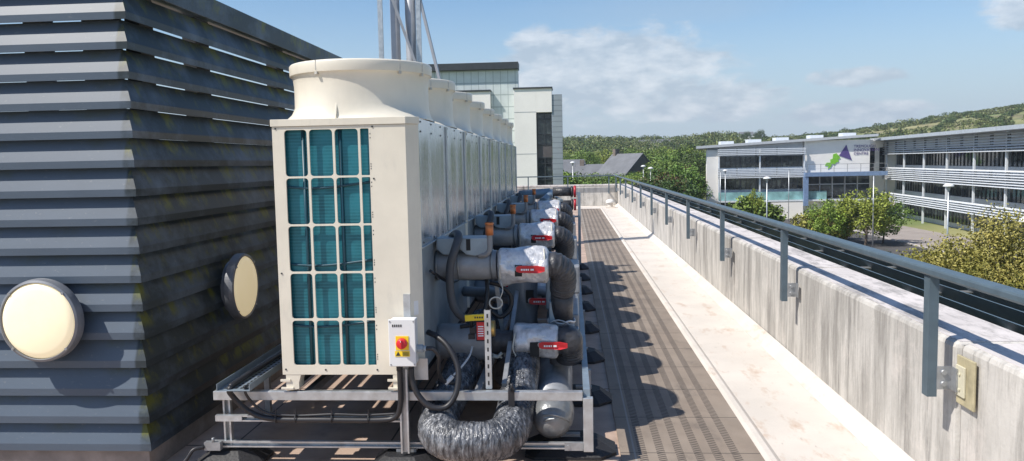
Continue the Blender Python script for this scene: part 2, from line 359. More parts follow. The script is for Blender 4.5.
# ================================================================== SETTING: ground and roof
def sheet(name, x0, x1, y0, y1, z, m, kind='structure'):
    b = MB(); b.add([(x0, y0, z), (x1, y0, z), (x1, y1, z), (x0, y1, z)], [(0, 1, 2, 3)]); return tag(b.build(name, m), kind=kind)
def ground_h(x, y):
    d = math.hypot(x, y); a = math.atan2(x, y) if y > 0 else 0
    off = np.interp(a, [-.6, 0, .12, .18, .28, .36, .46, .56, .9], [.022, .021, .020, .026, .030, .038, .050, .060, .075])
    tgt = 1.8+off*620-3.2
    start = 140 if a > .15 else 70+70*max(0, a)/.15
    t = min(1, max(0, (d-start)/(620-start))); t = t*t*(3-2*t)
    h = -7.0+(tgt+7.0)*t
    if d > 620: h = tgt-(d-620)*.01*(1 if a < .2 else .6)
    h += 2.0*math.sin(x*.013+y*.004)*min(1, max(0, (d-180)/200))
    return h
g = MB(); rr = list(np.linspace(0, 200, 21))+list(np.linspace(215, 900, 60))+[1000, 1150, 1350]; aa = np.linspace(-1.15, 1.25, 121)
for r_ in rr:
    for a_ in aa: g.v.append((r_*math.sin(a_), r_*math.cos(a_), ground_h(r_*math.sin(a_), r_*math.cos(a_)) ))
na = len(aa)
for i in range(len(rr)-1):
    for k in range(na-1): g.f.append([i*na+k, i*na+k+1, (i+1)*na+k+1, (i+1)*na+k]); g.m.append(0); g.sm.append(True)
tag(g.build('ground', ground), kind='structure')
sheet('ground_behind', -400, 400, -400, 0, -7.02, ground)
def slab(name, x0, x1, y0, y1, zt, zb, m):
    b = MB(); b.box((x0, y0, zb), (x1, y1, zt)); return tag(b.build(name, m), kind='structure')
slab('roof_deck', -9, 2.35, -6, 33.1, -.012, -7.1, felt)
sheet('roof_membrane', -8.9, .30, -6, 32.6, 0.0, felt)
# walkway: slightly raised matting; coated gutter strip to the parapet
slab('walkway', .285, 1.13, -6, 30.6, .012, -.008, walk)
slab('roof_coating_strip', 1.13, 1.9, -6, 32.7, .006, -.009, gut)
sheet('roof_coating_end', -1.0, 1.13, 30.6, 32.7, .006, gut)
b = MB(); b.add([(1.13, -6, .0065), (1.155, -6, .028), (1.19, -6, .030), (1.225, -6, .0065), (1.13, 31, .0065), (1.155, 31, .028), (1.19, 31, .030), (1.225, 31, .0065)],
                [(0, 1, 5, 4), (1, 2, 6, 5), (2, 3, 7, 6), (0, 3, 2, 1), (4, 5, 6, 7)]); tag(b.build('roof_coating_kerb', gut), kind='structure')

# ================================================================== parapets and handrail
def panel_wall(name, label, axis):
    root = empty(name, (1.9, 10, 0) if axis == 'Y' else (0, 32.7, 0), label, 'wall')
    if axis == 'Y':
        w_ = MB(); c_ = MB(); ys = [-6.2, -3.5, -.8, 1.55, 4.05, 6.86, 9.5, 12.2, 14.9, 17.6, 20.3, 23, 25.7, 28.4, 31.2, 33.1]
        for i in range(len(ys)-1):
            dx = (.0, .012, .004, .014, .0, .010)[i % 6]
            w_.box((1.9+dx, ys[i]+.005, .004), (2.33, ys[i+1]-.005, .868), .028)
        w_.build('wall_panel', conc, root)
        for i in range(len(ys)-1):
            dx = (.0, .012, .004, .014, .0, .010)[i % 6]
            c_.box((1.929+dx, ys[i]+.03, .862), (2.30, ys[i+1]-.03, .871))
        c_.build('coping', copm, root)
        f_ = MB(); f_.add([(1.80, -6, .007), (1.903, -6, .10), (1.903, 32.7, .10), (1.80, 32.7, .007)], [(0, 1, 2, 3)]); f_.build('fillet', gut, root)
        j = MB()
        for y in ys[1:-1]: j.box((1.935, y-.005, .004), (2.29, y+.005, .855))
        j.build('joint', darks, root)
    else:
        w_ = MB()
        xs_ = [-9, -6.3, -3.6, -1.9, .55, 1.90]
        for i in range(len(xs_)-1): w_.box((xs_[i]+.006, 32.7, .004), (xs_[i+1]-.006, 33.08, .80+.0*i), .012)
        w_.build('wall_panel', conc, root)
        c_ = MB(); c_.box((-9, 32.69, .802), (1.885, 33.10, .872), .015); c_.build('coping', copm, root)
    return root
panel_wall('parapet_wall', 'long streaked white concrete parapet wall along the right of the walkway', 'Y')
panel_wall('parapet_wall', 'short white concrete parapet wall closing the far end of the roof', 'X')
hr = empty('handrail', (1.78, 4, 0), 'slate grey metal handrail on flat posts bolted inside the long right parapet', 'handrail')
t = MB(); t.box((1.742, -5, 1.208), (1.816, 32.45, 1.252), .012); t.build('rail', railm, hr)
PY = [1.32, 4.05]+[4.05+2.745*k for k in range(1, 11)]
post0 = None
for i, y in enumerate(PY):
    if post0 is None:
        p = MB(); p.box((1.757, y-.012, .60), (1.803, y+.012, 1.204)); p.box((1.757, y+.008, .6), (1.765, y+.05, 1.204)); post0 = p.build('post', railm, hr); y0 = y
        k = MB(); k.box((1.800, y-.022, .64), (1.872, y-.013, .755)); k.box((1.866, y-.075, .64), (1.874, y-.013, .755))
        for zz in (.670, .728): k.tube([(1.828, y-.036, zz), (1.828, y+.0, zz)], .013, 8)
        br0 = k.build('bracket', dull, post0)
        h_ = MB(); h_.box((1.8745, y-.13, .625), (1.886, y-.045, .775), .003)
        for zz in (.66, .735): h_.tube([(1.868, y-.09, zz), (1.875, y-.09, zz)], .008, 8)
        h_.build('wall_plate', mat('cream_plate', (.60, .56, .42), .6), post0)
        h_ = MB(); h_.box((1.8865, y-.20, .58), (1.8998, y-.03, .82), .004)
        h_.build('sealant_patch', mat('yellowed_pad', (.40, .35, .22), .7, var=.25, vscale=9), post0)
    else:
        c = copy_tree(post0, hr); c.location.y += y-y0
        if i > 1:
            for ch in list(c.children):
                if not ch.name.startswith('bracket'): bpy.data.objects.remove(ch)
er = empty('handrail', (0, 32.45, 0), 'slate grey handrail across the far end parapet', 'handrail')
t = MB(); t.box((-8, 32.44, 1.205), (1.734, 32.50, 1.250)); t.build('rail', railm, er)
for x in (-6, -3.9, -1.7, -.1, 1.55):
    t = MB(); t.box((x-.022, 32.46, .5), (x+.022, 32.50, 1.204)); t.box((x-.02, 32.5, .52), (x+.02, 32.699, .60)); t.build('post', railm, er)
# sun-screen fins outside the parapet
fs = empty('sunshade_louvre', (2.8, 10, 0), 'dark grey horizontal sunshade fins running outside the right parapet', 'louvre')
for k, xx in enumerate((2.42, 2.64, 2.86)):
    f = MB(); zt = .868
    f.add([(xx, -4, zt), (xx+.11, -4, zt-.155), (xx+.122, -4, zt-.155), (xx+.014, -4, zt), (xx, 33, zt), (xx+.11, 33, zt-.155), (xx+.122, 33, zt-.155), (xx+.014, 33, zt)],
          [(0, 1, 5, 4), (1, 2, 6, 5), (2, 3, 7, 6), (3, 0, 4, 7), (0, 3, 2, 1), (4, 5, 6, 7)])
    f.build('fin', railm, fs)
for y in np.arange(-2.2, 33, 1.37):
    f = MB(); f.box((2.345, y-.035, .792), (3.00, y+.035, .800)); f.box((2.345, y-.004, .70), (3.00, y+.004, .791)); f.build('bracket', dull, fs)
# small white roof outlet near the far corner
rv = empty('roof_vent', (1.52, 31.0, 0), 'small white domed roof vent by the far right corner of the walkway', 'roof vent')
b = MB(); b.box((1.35, 30.85, .007), (1.70, 31.15, .05)); b.lathe([(.10, .05), (.10, .20)], (1.52, 31, 0), 20); b.build('vent_base', gut, rv)
b = MB(); b.lathe([(.15, .20), (.165, .24), (.13, .31), (.05, .345), (.001, .35)], (1.52, 31, 0), 20); b.build('vent_cap', white, rv)

# ================================================================== louvred enclosure on the left
LZ, LP, LX, LY = .14, .168, -2.5, 4.45
lv = empty('louvred_plant_screen', (-2.5, 4.45, 0), 'tall dark slate blue louvred screen filling the left, algae stained', 'louvre screen')
def prof(zb): return [(0, zb), (0, zb+.042), (-.055, zb+.171), (-.055, zb+.163), (-.006, zb+.037), (-.006, zb)]
fb, sb = MB(), MB()
for r_ in range(16):
    P = prof(LZ+LP*r_)
    a = [(-7.0, LY-o, z) for o, z in P]+[(LX+o, LY-o, z) for o, z in P]
    c = [(LX+o, LY-o+.0005, z) for o, z in P]+[(LX+o, 13.0, z) for o, z in P]
    fcs = [(i, (i+1) % 6, 6+(i+1) % 6, 6+i) for i in range(6)]+[tuple(range(6)), tuple(range(11, 5, -1))]
    fb.add(a, fcs); sb.add(c, fcs)
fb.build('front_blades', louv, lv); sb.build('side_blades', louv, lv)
pf = MB()
for x0, x1 in ((-3.155, -3.03), (-2.80, -2.612), (-4.6, -4.48), (-6, -5.9)): pf.box((x0, LY+.058, .02), (x1, LY+.15, 2.84))
pf.build('front_post', darks, lv)
for y0_, y1_ in ((4.70, 4.86), (5.42, 5.63), (6.95, 7.12), (8.3, 8.46), (9.9, 10.06), (11.5, 11.66), (12.9, 12.99)):
    p = MB(); p.box((LX-.15, y0_, .02), (LX-.058, y1_, 2.84)); p.build('side_post', darks, lv)
cp = MB(); zc = LZ+LP*16+.012
cp.box((-7.0, LY-.012, zc+.002), (LX+.012, LY+.14, zc+.155), .004); cp.build('front_cap', louv, lv)
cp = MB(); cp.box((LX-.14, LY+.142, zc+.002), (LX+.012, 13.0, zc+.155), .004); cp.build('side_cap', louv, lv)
b = MB(); b.box((-7.0, LY+.03, .002), (LX-.03, LY+.12, .135)); b.box((LX-.12, LY+.12, .002), (LX-.03, 13, .135)); b.build('plinth', mat('grey_brown_block', (.26, .225, .20), .9, 0, var=.2, vscale=7), lv)
# bulkhead lamps
def lamp(cx_, cy_, cz_, axis, label):
    rt_ = empty('bulkhead_light', (cx_, cy_, cz_), label, 'wall light', 'round bulkhead lights on the louvred screen')
    s = -1 if axis == 'Y' else 1
    ax = 'Y' if axis == 'Y' else 'X'
    c0 = (cx_, cy_, cz_)
    b = MB(); b.lathe([(.001, -.03*s), (.19, -.03*s), (.19, 0), (.235, .015*s), (.243, .02*s), (.2435, .022*s), (.2435, .05*s), (.239, .0765*s), (.238, .077*s), (.2375, .078*s), (.226, .084*s), (.2255, .084*s), (.222, .078*s), (.2215, .065*s)], c0, 72, ax, smooth=False); b.build('rim', mat('lamp_rim_grey', (.20, .21, .23), .4, .2, var=.1, vscale=10), rt_)
    b = MB(); b.lathe([(.221, .068*s), (.213, .080*s), (.18, .090*s), (.10, .098*s), (.04, .1005*s), (.001, .101*s)], c0, 56, ax)
    m = mat('cream_diffuser', (.86, .78, .58), .32, 0, var=.05, vscale=5); bs_ = m.node_tree.nodes['Principled BSDF']; bs_.inputs['Emission Color'].default_value = (1, .80, .46, 1); bs_.inputs['Emission Strength'].default_value = .32; b.build('diffuser', m, rt_)
    for k in range(4):
        a = math.pi/4+k*math.pi/2; q = (.228*math.cos(a), .228*math.sin(a))
        p0 = (cx_+q[0], cy_+.078*s, cz_+q[1]) if axis == 'Y' else (cx_+.078*s, cy_+q[0], cz_+q[1])
        p1 = (cx_+q[0], cy_+.088*s, cz_+q[1]) if axis == 'Y' else (cx_+.088*s, cy_+q[0], cz_+q[1])
        b = MB(); b.tube([p0, p1], .008, 8); b.build('screw', dull, rt_)
lamp(-3.075, 4.425, .945, 'Y', 'round cream bulkhead light facing the camera on the sunlit louvre front')
lamp(-2.475, 5.69, .935, 'X', 'round cream bulkhead light seen edge-on on the shaded side louvres')

# ================================================================== chillers
CAM_SCALE = (.914, .155)
X0, X1 = -1.888, -.96
PITCH = 2.33
def rounded(x0, z0, x1, z1, r, n=5):
    pts = []
    for cx_, cz_, a0 in ((x1-r, z1-r, 0), (x0+r, z1-r, 90), (x0+r, z0+r, 180), (x1-r, z0+r, 270)):
        for k in range(n+1):
            a = R(a0+90*k/n); pts.append((cx_+r*math.cos(a), cz_+r*math.sin(a)))
    return pts
def grille_plate(xa, xb, za, zb, holes, y, th):
    bm = bmesh.new(); es = []
    def loop(pts):
        vs = [bm.verts.new((p[0], y, p[1])) for p in pts]
        for i in range(len(vs)): es.append(bm.edges.new((vs[i], vs[(i+1) % len(vs)])))
    loop([(xa, za), (xb, za), (xb, zb), (xa, zb)])
    for h in holes: loop(h)
    bmesh.ops.triangle_fill(bm, edges=es, use_beauty=True, use_dissolve=False)
    # drop faces that filled a hole
    bad = []
    for f in bm.faces:
        c = f.calc_center_median()
        for h in holes:
            hx0, hx1 = min(p[0] for p in h), max(p[0] for p in h); hz0, hz1 = min(p[1] for p in h), max(p[1] for p in h)
            if all(hx0-1e-5 <= v.co.x <= hx1+1e-5 and hz0-1e-5 <= v.co.z <= hz1+1e-5 for v in f.verts): bad.append(f); break
    bmesh.ops.delete(bm, geom=bad, context='FACES')
    r_ = bmesh.ops.extrude_face_region(bm, geom=bm.faces[:])
    for e in r_['geom']:
        if isinstance(e, bmesh.types.BMVert): e.co.y += th
    bmesh.ops.recalc_face_normals(bm, faces=bm.faces[:]); bm.verts.index_update()
    v = [x.co[:] for x in bm.verts]; f = [[q.index for q in x.verts] for x in bm.faces]; bm.free(); return v, f
def make_chiller(y0, first):
    root = empty('chiller_unit', ((X0+X1)/2, y0, 0), 'x', 'chiller', 'air cooled chillers in a row')
    y1 = y0+PITCH-.03; c = .07
    fx1 = X1-c
    # front panel with openings
    holes = []
    for i in range(5):
        zt = 2.037-.3065*i; zb_ = zt-.2945
        for xa, xb in ((-1.810, -1.664), (-1.649, -1.499), (-1.484, -1.334)): holes.append(rounded(xa, zb_, xb, zt, .022))
        holes.append(rounded(-1.319, zb_, -1.264, zt, .004, 1))
    v, f = grille_plate(X0, fx1, .455, 2.058, holes, y0, .012)
    b = MB(); b.add(v, f)
    b.add([(fx1, y0, .455), (X1, y0+c, .455), (X1, y0+c, 2.058), (fx1, y0, 2.058), (fx1, y0+.012, .455), (X1-.012, y0+c, .455), (X1-.012, y0+c, 2.058), (fx1, y0+.012, 2.058)],
          [(0, 1, 2, 3), (4, 7, 6, 5), (3, 2, 6, 7), (0, 4, 5, 1), (1, 5, 6, 2)])
    b.box((X0, y0+.0125, .455), (X0+.012, y0+.10, 2.058))
    b.build('front_grille', cream, root)
    b = MB(); b.box((X0+.02, y0+.040, .47), (-1.235, y0+.060, 2.045))
    cl = b.build('coil', coil, root)
    b = MB()
    for xx in (-1.70, -1.46): b.tube([(xx, y0+.036, .48), (xx, y0+.036, 2.04)], .012, 8)
    for zz in (1.18, 1.68, .78): b.tube(spline([(-1.89, y0+.032, zz), (-1.6, y0+.030, zz-.015), (-1.26, y0+.032, zz+.02)], 6), .008, 8)
    b.build('coil_tube', mat('coil_tube_teal', (.01, .06, .085), .4), cl)
    b = MB()
    for i in range(5):
        for q in (.03, .055, .22, .235, .25): b.box((-1.258, y0-.001, 2.037-.3065*i-q-.008), (-1.253, y0+.002, 2.037-.3065*i-q))
    for xx, zz in ((-1.865, 2.047), (-1.24, 2.047), (-1.865, .49), (-1.60, .487), (-1.26, .487), (-1.865, 1.12), (-1.24, 1.72)): b.tube([(xx, y0-.004, zz), (xx, y0+.002, zz)], .006, 6)
    b.build('screw', darks, root)
    # casing body: side panels
    for k in range(2):
        ya = y0+c+.001 if k == 0 else y0+c+1.13; yb = y0+c+1.125 if k == 0 else y1
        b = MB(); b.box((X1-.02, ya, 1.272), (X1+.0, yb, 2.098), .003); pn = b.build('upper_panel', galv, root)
        q = MB()
        for yy in np.arange(ya+.07, yb-.02, .40):
            for zz in (2.078, 2.015, 1.295): q.tube([(X1-.001, yy, zz), (X1+.005, yy, zz)], .0065, 6)
        q.build('rivet', darks, pn)
        b = MB(); b.box((X1-.03, ya, .455), (X1-.010, yb, 1.262), .003); b.build('lower_panel', galvl, root)
    b = MB(); b.box((X1-.028, y0+c+.002, 1.2635), (X1+.010, y1, 1.2705)); b.build('drip_flange', steel, root)
    for yy in (y0+c+1.115, y1-.05):
        b = MB(); b.box((X1+.0015, yy-.012, 1.29), (X1+.012, yy+.025, 2.09)); b.build('corner_post', steel, root)
    b = MB(); b.box((X0+.001, y0+.11, .455), (X0+.02, y1, 2.058)); b.build('side_panel', creamd, root)
    b = MB(); b.box((X0+.02, y1-.02, .455), (X1-.03, y1, 2.058)); b.build('rear_panel', creamd, root)
    b = MB(); b.bar((-1.000, y0+.0305, .93), (-1.000, y0+.0305, .84), .034, .001, up=(1, -1, 0)); b.build('rating_label', white, root)
    # top cap with chamfered corner
    b = MB(); e = .008; pts = [(X0-e, y0-e), (fx1+.004, y0-e), (X1+e, y0+c-.004), (X1+e, y0+c), (X1-.022, y0+c+.002), (X1-.022, y1+.01), (X0-e, y1+.01)]
    b.add([(x, y, 2.060) for x, y in pts]+[(x, y, 2.105) for x, y in pts], [(6, 5, 4, 3, 2, 1, 0), (7, 8, 9, 10, 11, 12, 13)]+[(i, (i+1) % 7, 7+(i+1) % 7, 7+i) for i in range(7)])
    b.build('top_cap', cream, root, bevel=.004)
    # feet and base rail
    b = MB(); b.box((X0+.03, y0+.02, .36), (X0+.08, y1-.02, .45)); b.box((X1-.10, y0+.03, .36), (X1-.05, y1-.02, .45)); b.box((X0+.08, y0+.30, .40), (X1-.1, y0+.36, .45)); b.build('base_rail', darks, root)
    for xf in (X0+.02, X1-.20):
        b = MB(); b.add([(xf, y0+.002, .454), (xf+.10, y0+.002, .454), (xf+.085, y0+.002, .40), (xf+.085, y0+.002, .36), (xf, y0+.002, .345), (xf, y0+.10, .454), (xf+.10, y0+.10, .454), (xf+.085, y0+.10, .40), (xf+.085, y0+.10, .36), (xf, y0+.10, .345)],
                        [(0, 1, 2, 3, 4), (9, 8, 7, 6, 5)]+[(i, (i+1) % 5, 5+(i+1) % 5, 5+i) for i in range(5)]); b.box((xf-.03, y0-.012, .360), (xf+.05, y0+.0015, .372)); b.box((xf-.035, y0-.006, .41), (xf+.03, y0+.0015, .425)); b.build('foot', cream, root)
    # fan cowls
    for k in range(2):
        cxx, cyy = -1.435, y0+.54+1.162*k
        pr = [(.476, 2.106), (.470, 2.114), (.464, 2.128), (.460, 2.150), (.458, 2.20), (.457, 2.30), (.458, 2.345), (.463, 2.385), (.470, 2.404), (.4725, 2.408), (.473, 2.409), (.484, 2.410), (.4843, 2.411), (.486, 2.45), (.486, 2.474), (.4855, 2.4755), (.478, 2.484), (.476, 2.4845), (.462, 2.485), (.446, 2.46), (.431, 2.38), (.431, 2.12)]
        b = MB(); n = 64; vs = []
        for (r_, z) in pr:
            for q in range(n):
                t_ = 2*math.pi*q/n; ca, sa = math.cos(t_), math.sin(t_)
                k2 = max(0, min(1, (2.17-z)/.06)); p = 2+k2*1.6 if r_ > .4565 else 2     # blends to a rounded square at the base
                s_ = (abs(ca)**p+abs(sa)**p)**(-1/p); rx = min(r_*s_, 9)
                x = rx*ca; y = rx*sa
                if k2 > 0 and r_ > .4565: x = max(-.470, min(.470, x)); y = max(-.565, min(.565, y))
                vs.append((cxx+x, cyy+y, z))
        m = len(pr); b.smooth = True; b.add(vs, [[i*n+q, i*n+(q+1) % n, (i+1)*n+(q+1) % n, (i+1)*n+q] for i in range(m-1) for q in range(n)]); b.smooth = False
        cw = b.build('fan_cowl', cowlm, root)
        b = MB()
        for a in (R(-112), R(-20), R(-45)): 
            ca, sa = math.cos(a), math.sin(a); b.bar((cxx+.468*ca, cyy+.468*sa, 2.402), (cxx+.488*ca, cyy+.488*sa, 2.402), .018, .018)
            b.bar((cxx+.4855*ca, cyy+.4855*sa, 2.421), (cxx+.4855*ca, cyy+.4855*sa, 2.483), .006, .004)
        b.build('clip', creamd, cw)
        b = MB(); a = R(-97); ca, sa = math.cos(a), math.sin(a); b.add([(cxx+.438*ca-.004, cyy+.438*sa, 2.27), (cxx+.475*ca-.004, cyy+.475*sa-.012, 2.115), (cxx+.435*ca-.004, cyy+.45*sa, 2.115),
                                   (cxx+.438*ca+.004, cyy+.438*sa, 2.27), (cxx+.475*ca+.006, cyy+.475*sa-.012, 2.115), (cxx+.435*ca+.004, cyy+.45*sa, 2.115)], [(0, 1, 2), (3, 5, 4), (0, 3, 4, 1), (1, 4, 5, 2), (2, 5, 3, 0)]); b.build('rib', cowlm, cw)
        b = MB(); b.lathe([(.001, 2.34), (.09, 2.34), (.09, 2.26), (.001, 2.26)], (cxx, cyy, 0), 20)
        for q in range(4):
            a = q*math.pi/2+.4; ca, sa = math.cos(a), math.sin(a); b.add([(cxx+.08*ca, cyy+.08*sa, 2.27), (cxx+.40*ca-.1*sa, cyy+.40*sa+.1*ca, 2.25), (cxx+.40*ca+.12*sa, cyy+.40*sa-.12*ca, 2.34), (cxx+.08*ca+.05*sa, cyy+.08*sa-.05*ca, 2.32)], [(0, 1, 2, 3)])
        b.build('fan', darks, root)
        b = MB()
        for r_ in (.12, .2, .28, .36, .41): b.tube([(cxx+r_*math.cos(2*math.pi*q/32), cyy+r_*math.sin(2*math.pi*q/32), 2.47) for q in range(33)], .003, 4, cap=False)
        for q in range(4): a = q*math.pi/4; b.tube([(cxx-.425*math.cos(a), cyy-.425*math.sin(a), 2.465), (cxx+.425*math.cos(a), cyy+.425*math.sin(a), 2.465)], .003, 4)
        b.build('fan_guard', creamd, root)
    return root
ch0 = make_chiller(5.0, True)
cl_ = ['nearest cream chiller unit, its teal coil grille facing the camera', 'second cream chiller unit, directly behind the nearest one', 'third cream chiller unit, two behind the nearest one', 'farthest cream chiller unit at the end of the row']
chs = [ch0]
for k in range(1, 4):
    c = copy_tree(ch0); c.location.y += PITCH*k*CAM_SCALE[0]; chs.append(c)
for c, l in zip(chs, cl_): c['label'] = l

# isolator switch box on the front corner
iso = empty('isolator_switch', (-1.07, 4.93, .68), 'grey white isolator box with red rotary switch on a yellow plate, front corner of chiller', 'isolator switch')
b = MB(); b.box((-1.145, 4.885, .545), (-.985, 4.985, .835), .008); b.build('enclosure', white, iso)
b = MB(); b.box((-1.15, 4.872, .54), (-.98, 4.884, .84), .004); lid = b.build('lid', white, iso)
b = MB()
for xx in (-1.14, -.99):
    for zz in (.553, .827): b.tube([(xx, 4.869, zz), (xx, 4.873, zz)], .005, 8)
b.build('screw', dull, lid)
b = MB(); b.box((-1.105, 4.868, .645), (-1.022, 4.8715, .735), .001); b.box((-1.112, 4.869, .605), (-1.018, 4.8715, .640)); pl = b.build('plate', yellow, iso)
b = MB()
for q in range(4): b.box((-1.064, 4.8675, .611+.006*q), (-1.024, 4.869, .6135+.006*q))
b.add([(-1.106, 4.8685, .610), (-1.076, 4.8685, .610), (-1.091, 4.8685, .637), (-1.106, 4.868, .610), (-1.076, 4.868, .610), (-1.091, 4.868, .637)], [(3, 4, 5), (0, 1, 4, 3), (1, 2, 5, 4), (2, 0, 3, 5)])
b.build('warning_print', ink, pl)
b = MB(); b.lathe([(.001, -.034), (.026, -.034), (.032, -.028), (.034, -.004), (.034, 0)], (-1.064, 4.868, .69), 32, 'Y'); kn = b.build('knob', redm, iso)
b = MB(); b.box((-1.071, 4.821, .662), (-1.057, 4.835, .718), .003); b.build('knob_handle', redm, kn)
b = MB(); b.box((-1.0655, 4.820, .705), (-1.0625, 4.8208, .716)); b.build('knob_mark', winkm, kn)
b = MB()
for q in range(5): b.box((-1.125+.013*q, 4.8705, .792), (-1.117+.013*q, 4.8718, .808))
b.build('maker_print', ink, iso)
b = MB(); b.tube([(-.985, 4.94, .64), (-.945, 4.94, .64)], .026, 8, smooth=False); b.tube([(-.945, 4.94, .64), (-.925, 4.94, .64)], .019, 12); b.build('cable_gland', mat('gland_grey', (.33, .38, .42), .5), iso)
b = MB(); b.tube([(-1.10, 4.935, .545), (-1.10, 4.935, .50)], .021, 12); b.tube([(-1.025, 4.935, .545), (-1.025, 4.935, .51)], .018, 12); b.build('gland', cable_m, iso)
b = MB(); b.box((-1.075, 4.99, .50), (-1.03, 5.0, .98)); b.box((-1.03, 5.0, .42), (-.93, 5.012, .56)); b.build('bracket', steel, iso)

# ================================================================== support frame
fr_ = empty('steel_support_frame', (-1, 5, 0), 'galvanised steel channel frame carrying the chillers above the roof', 'support frame')
def slotted(p, q, w, n, m=steel, nm='channel'):
    b = MB(); b.bar(p, q, w); o = b.build(nm, m, fr_); return o
b = MB(); b.box((-2.365, 5.0, .283), (.06, 5.045, .342), .003); b.build('front_beam', steel, fr_)
for y in (7.36, 9.72, 12.08, 14.44):
    b = MB(); b.box((-2.3, y, .285), (.06, y+.045, .342)); b.build('cross_beam', dull, fr_)
for x in (-2.33, -1.75, -1.15, -.62, .085):
    b = MB(); b.box((x-.02, 5.046, .287), (x+.022, 14.6, .335 if x < .05 else .345)); b.build('long_beam', dull if x < .05 else insul2, fr_)
def perf(x0, y0_, z0, x1, z1, wid=.041):          # horizontal C channel with slots, facing the camera
    b = MB(); b.box((x0, y0_, z0), (x1, y0_+.03, z0+.004)); b.box((x0, y0_, z0+wid-.004), (x1, y0_+.03, z0+wid)); b.box((x0, y0_+.026, z0+.004), (x1, y0_+.030, z0+wid-.004)); b.box((x0, y0_, z0+.004), (x1, y0_+.002, z0+.010)); b.box((x0, y0_, z0+wid-.010), (x1, y0_+.002, z0+wid-.004))
    return b
perf(-2.35, 4.985, .145, -1.12, 0).build('cable_channel', steel, fr_)
b = MB()
for x in np.arange(-2.32, -1.15, .075): b.box((x, 5.008, .160), (x+.022, 5.0105, .170))
b.build('slot', slot, fr_)
b = MB(); b.box((-2.35, 4.983, .147), (-2.17, 4.985, .185)); b.build('end_plate', steel, fr_)
perf(-2.40, 5.03, -.045, .07, 0).build('low_channel', steel, fr_)
b = MB(); b.box((-.06, 5.024, -.052), (.06, 5.029, .0)); b.tube([(-.035, 5.018, -.026), (-.035, 5.026, -.026)], .013, 6); b.box((.012, 5.022, -.032), (.024, 5.0238, -.020)); b.build('end_plate', dull, fr_)
b = MB(); b.box((-2.44, 4.99, -.055), (-2.33, 5.03, .0)); b.tube([(-2.38, 5, .0), (-2.38, 5, .03)], .01, 6); b.build('end_plate', dull, fr_)
def cpost(x, y, z0, z1, w=.041, m=steel):
    b = MB(); b.box((x-w/2, y+.03, z0), (x+w/2, y+.034, z1)); b.box((x-w/2, y, z0), (x-w/2+.004, y+.03, z1)); b.box((x+w/2-.004, y, z0), (x+w/2, y+.03, z1)); b.box((x-w/2+.004, y, z0), (x-w/2+.011, y+.003, z1)); b.box((x+w/2-.011, y, z0), (x+w/2-.004, y+.003, z1))
    return b.build('post', m, fr_)
cpost(-2.30, 4.994+.055, -.052, .282, .05); cpost(-1.085, 4.955, -.052, .50, .055)
b = MB(); b.box((.062, 5.0, -.052), (.125, 5.045, .300), .003); b.build('post', steel, fr_)
b = MB(); b.box((-.565, 5.06, .342), (-.525, 5.064, .86)); b.box((-.565, 5.064, .342), (-.561, 5.095, .86)); b.box((-.529, 5.064, .342), (-.525, 5.095, .86)); sp = b.build('strut', steel, fr_)
b = MB()
for z in np.arange(.37, .83, .055): b.box((-.550, 5.0585, z), (-.540, 5.0598, z+.026))
b.build('slot', slot, sp)
b = MB(); b.bar((-.45, 5.12, .35), (-.43, 6.3, .80), .03); b.bar((-.50, 5.9, .35), (-.56, 5.9, .9), .03); b.build('brace', dull, fr_)
for k in range(5):
    y = 5.75+2.36*k if k < 4 else 14.5
    for x in (-2.30, .11):
        b = MB(); b.box((x-.02, y, -.052), (x+.02, y+.04, .285)); b.build('post', dull, fr_)
# gantry at the far end
b = MB(); b.box((-.50, 14.5, 1.205), (.18, 14.55, 1.255)); b.box((.13, 14.5, -.052), (.18, 14.55, 1.204)); b.box((-.50, 14.5, -.052), (-.45, 14.55, 1.204)); b.box((.005, 14.5, .80), (.13, 14.53, .83)); b.build('gantry', insul2, fr_)
b = MB(); b.bar((-.47, 14.4, 1.0), (-.20, 14.4, 1.30), .05); b.bar((-.47, 14.45, 1.28), (-.15, 13.4, 1.16), .04); b.build('brace', insul2, fr_)

# rubber feet
CAM_SCALE = None
def foot(x, y, w=.21, d=.19, h=.09):
    b = MB()
    lo_p = [(x-w, y-d+.05), (x-w+.06, y-d), (x+w-.10, y-d), (x+w, y-d+.10), (x+w, y+d-.10), (x+w-.10, y+d), (x-w+.06, y+d), (x-w, y+d-.05)]
    hi_p = [(x+(a-x)*.58, y+(c-y)*.55) for a, c in lo_p]
    b.add([(a, c, .003) for a, c in lo_p]+[(a, c, .022) for a, c in lo_p]+[(a, c, h) for a, c in hi_p], [tuple(range(7, -1, -1)), tuple(range(16, 24))]+[(i+8*j, (i+1) % 8+8*j, (i+1) % 8+8*(j+1), i+8*(j+1)) for j in range(2) for i in range(8)])
    return b
def anti(x, y, label, grp, w=.21):
    r_ = empty('rubber_foot', (x, y, 0), label, 'rubber foot', grp)
    foot(x, y, w).build('pad', rubber, r_); b = MB(); b.box((x-.06, y-.025, .091), (x+.06, y+.025, .108)); b.build('channel', dull, r_); return r_
anti(-.02, 4.90, 'widest black rubber foot, under the right front corner of the frame', 'black rubber feet under the frame front', .28)
f0 = anti(.08, 5.97, 'second black rubber foot from the camera in the row beside the walkway', 'black rubber feet right of the frame')
for k in range(1, 7):
    c = copy_tree(f0); c.location.y += 1.25*k; c['label'] = '%s black rubber foot from the camera in the row beside the walkway' % ORD[k+1]
anti(-2.10, 4.70, 'black rubber foot under the left front post of the frame', 'black rubber feet under the frame front')
anti(-1.0, 4.62, 'black rubber foot under the middle front post of the frame', 'black rubber feet under the frame front')
CAM_SCALE = (.914, .155)

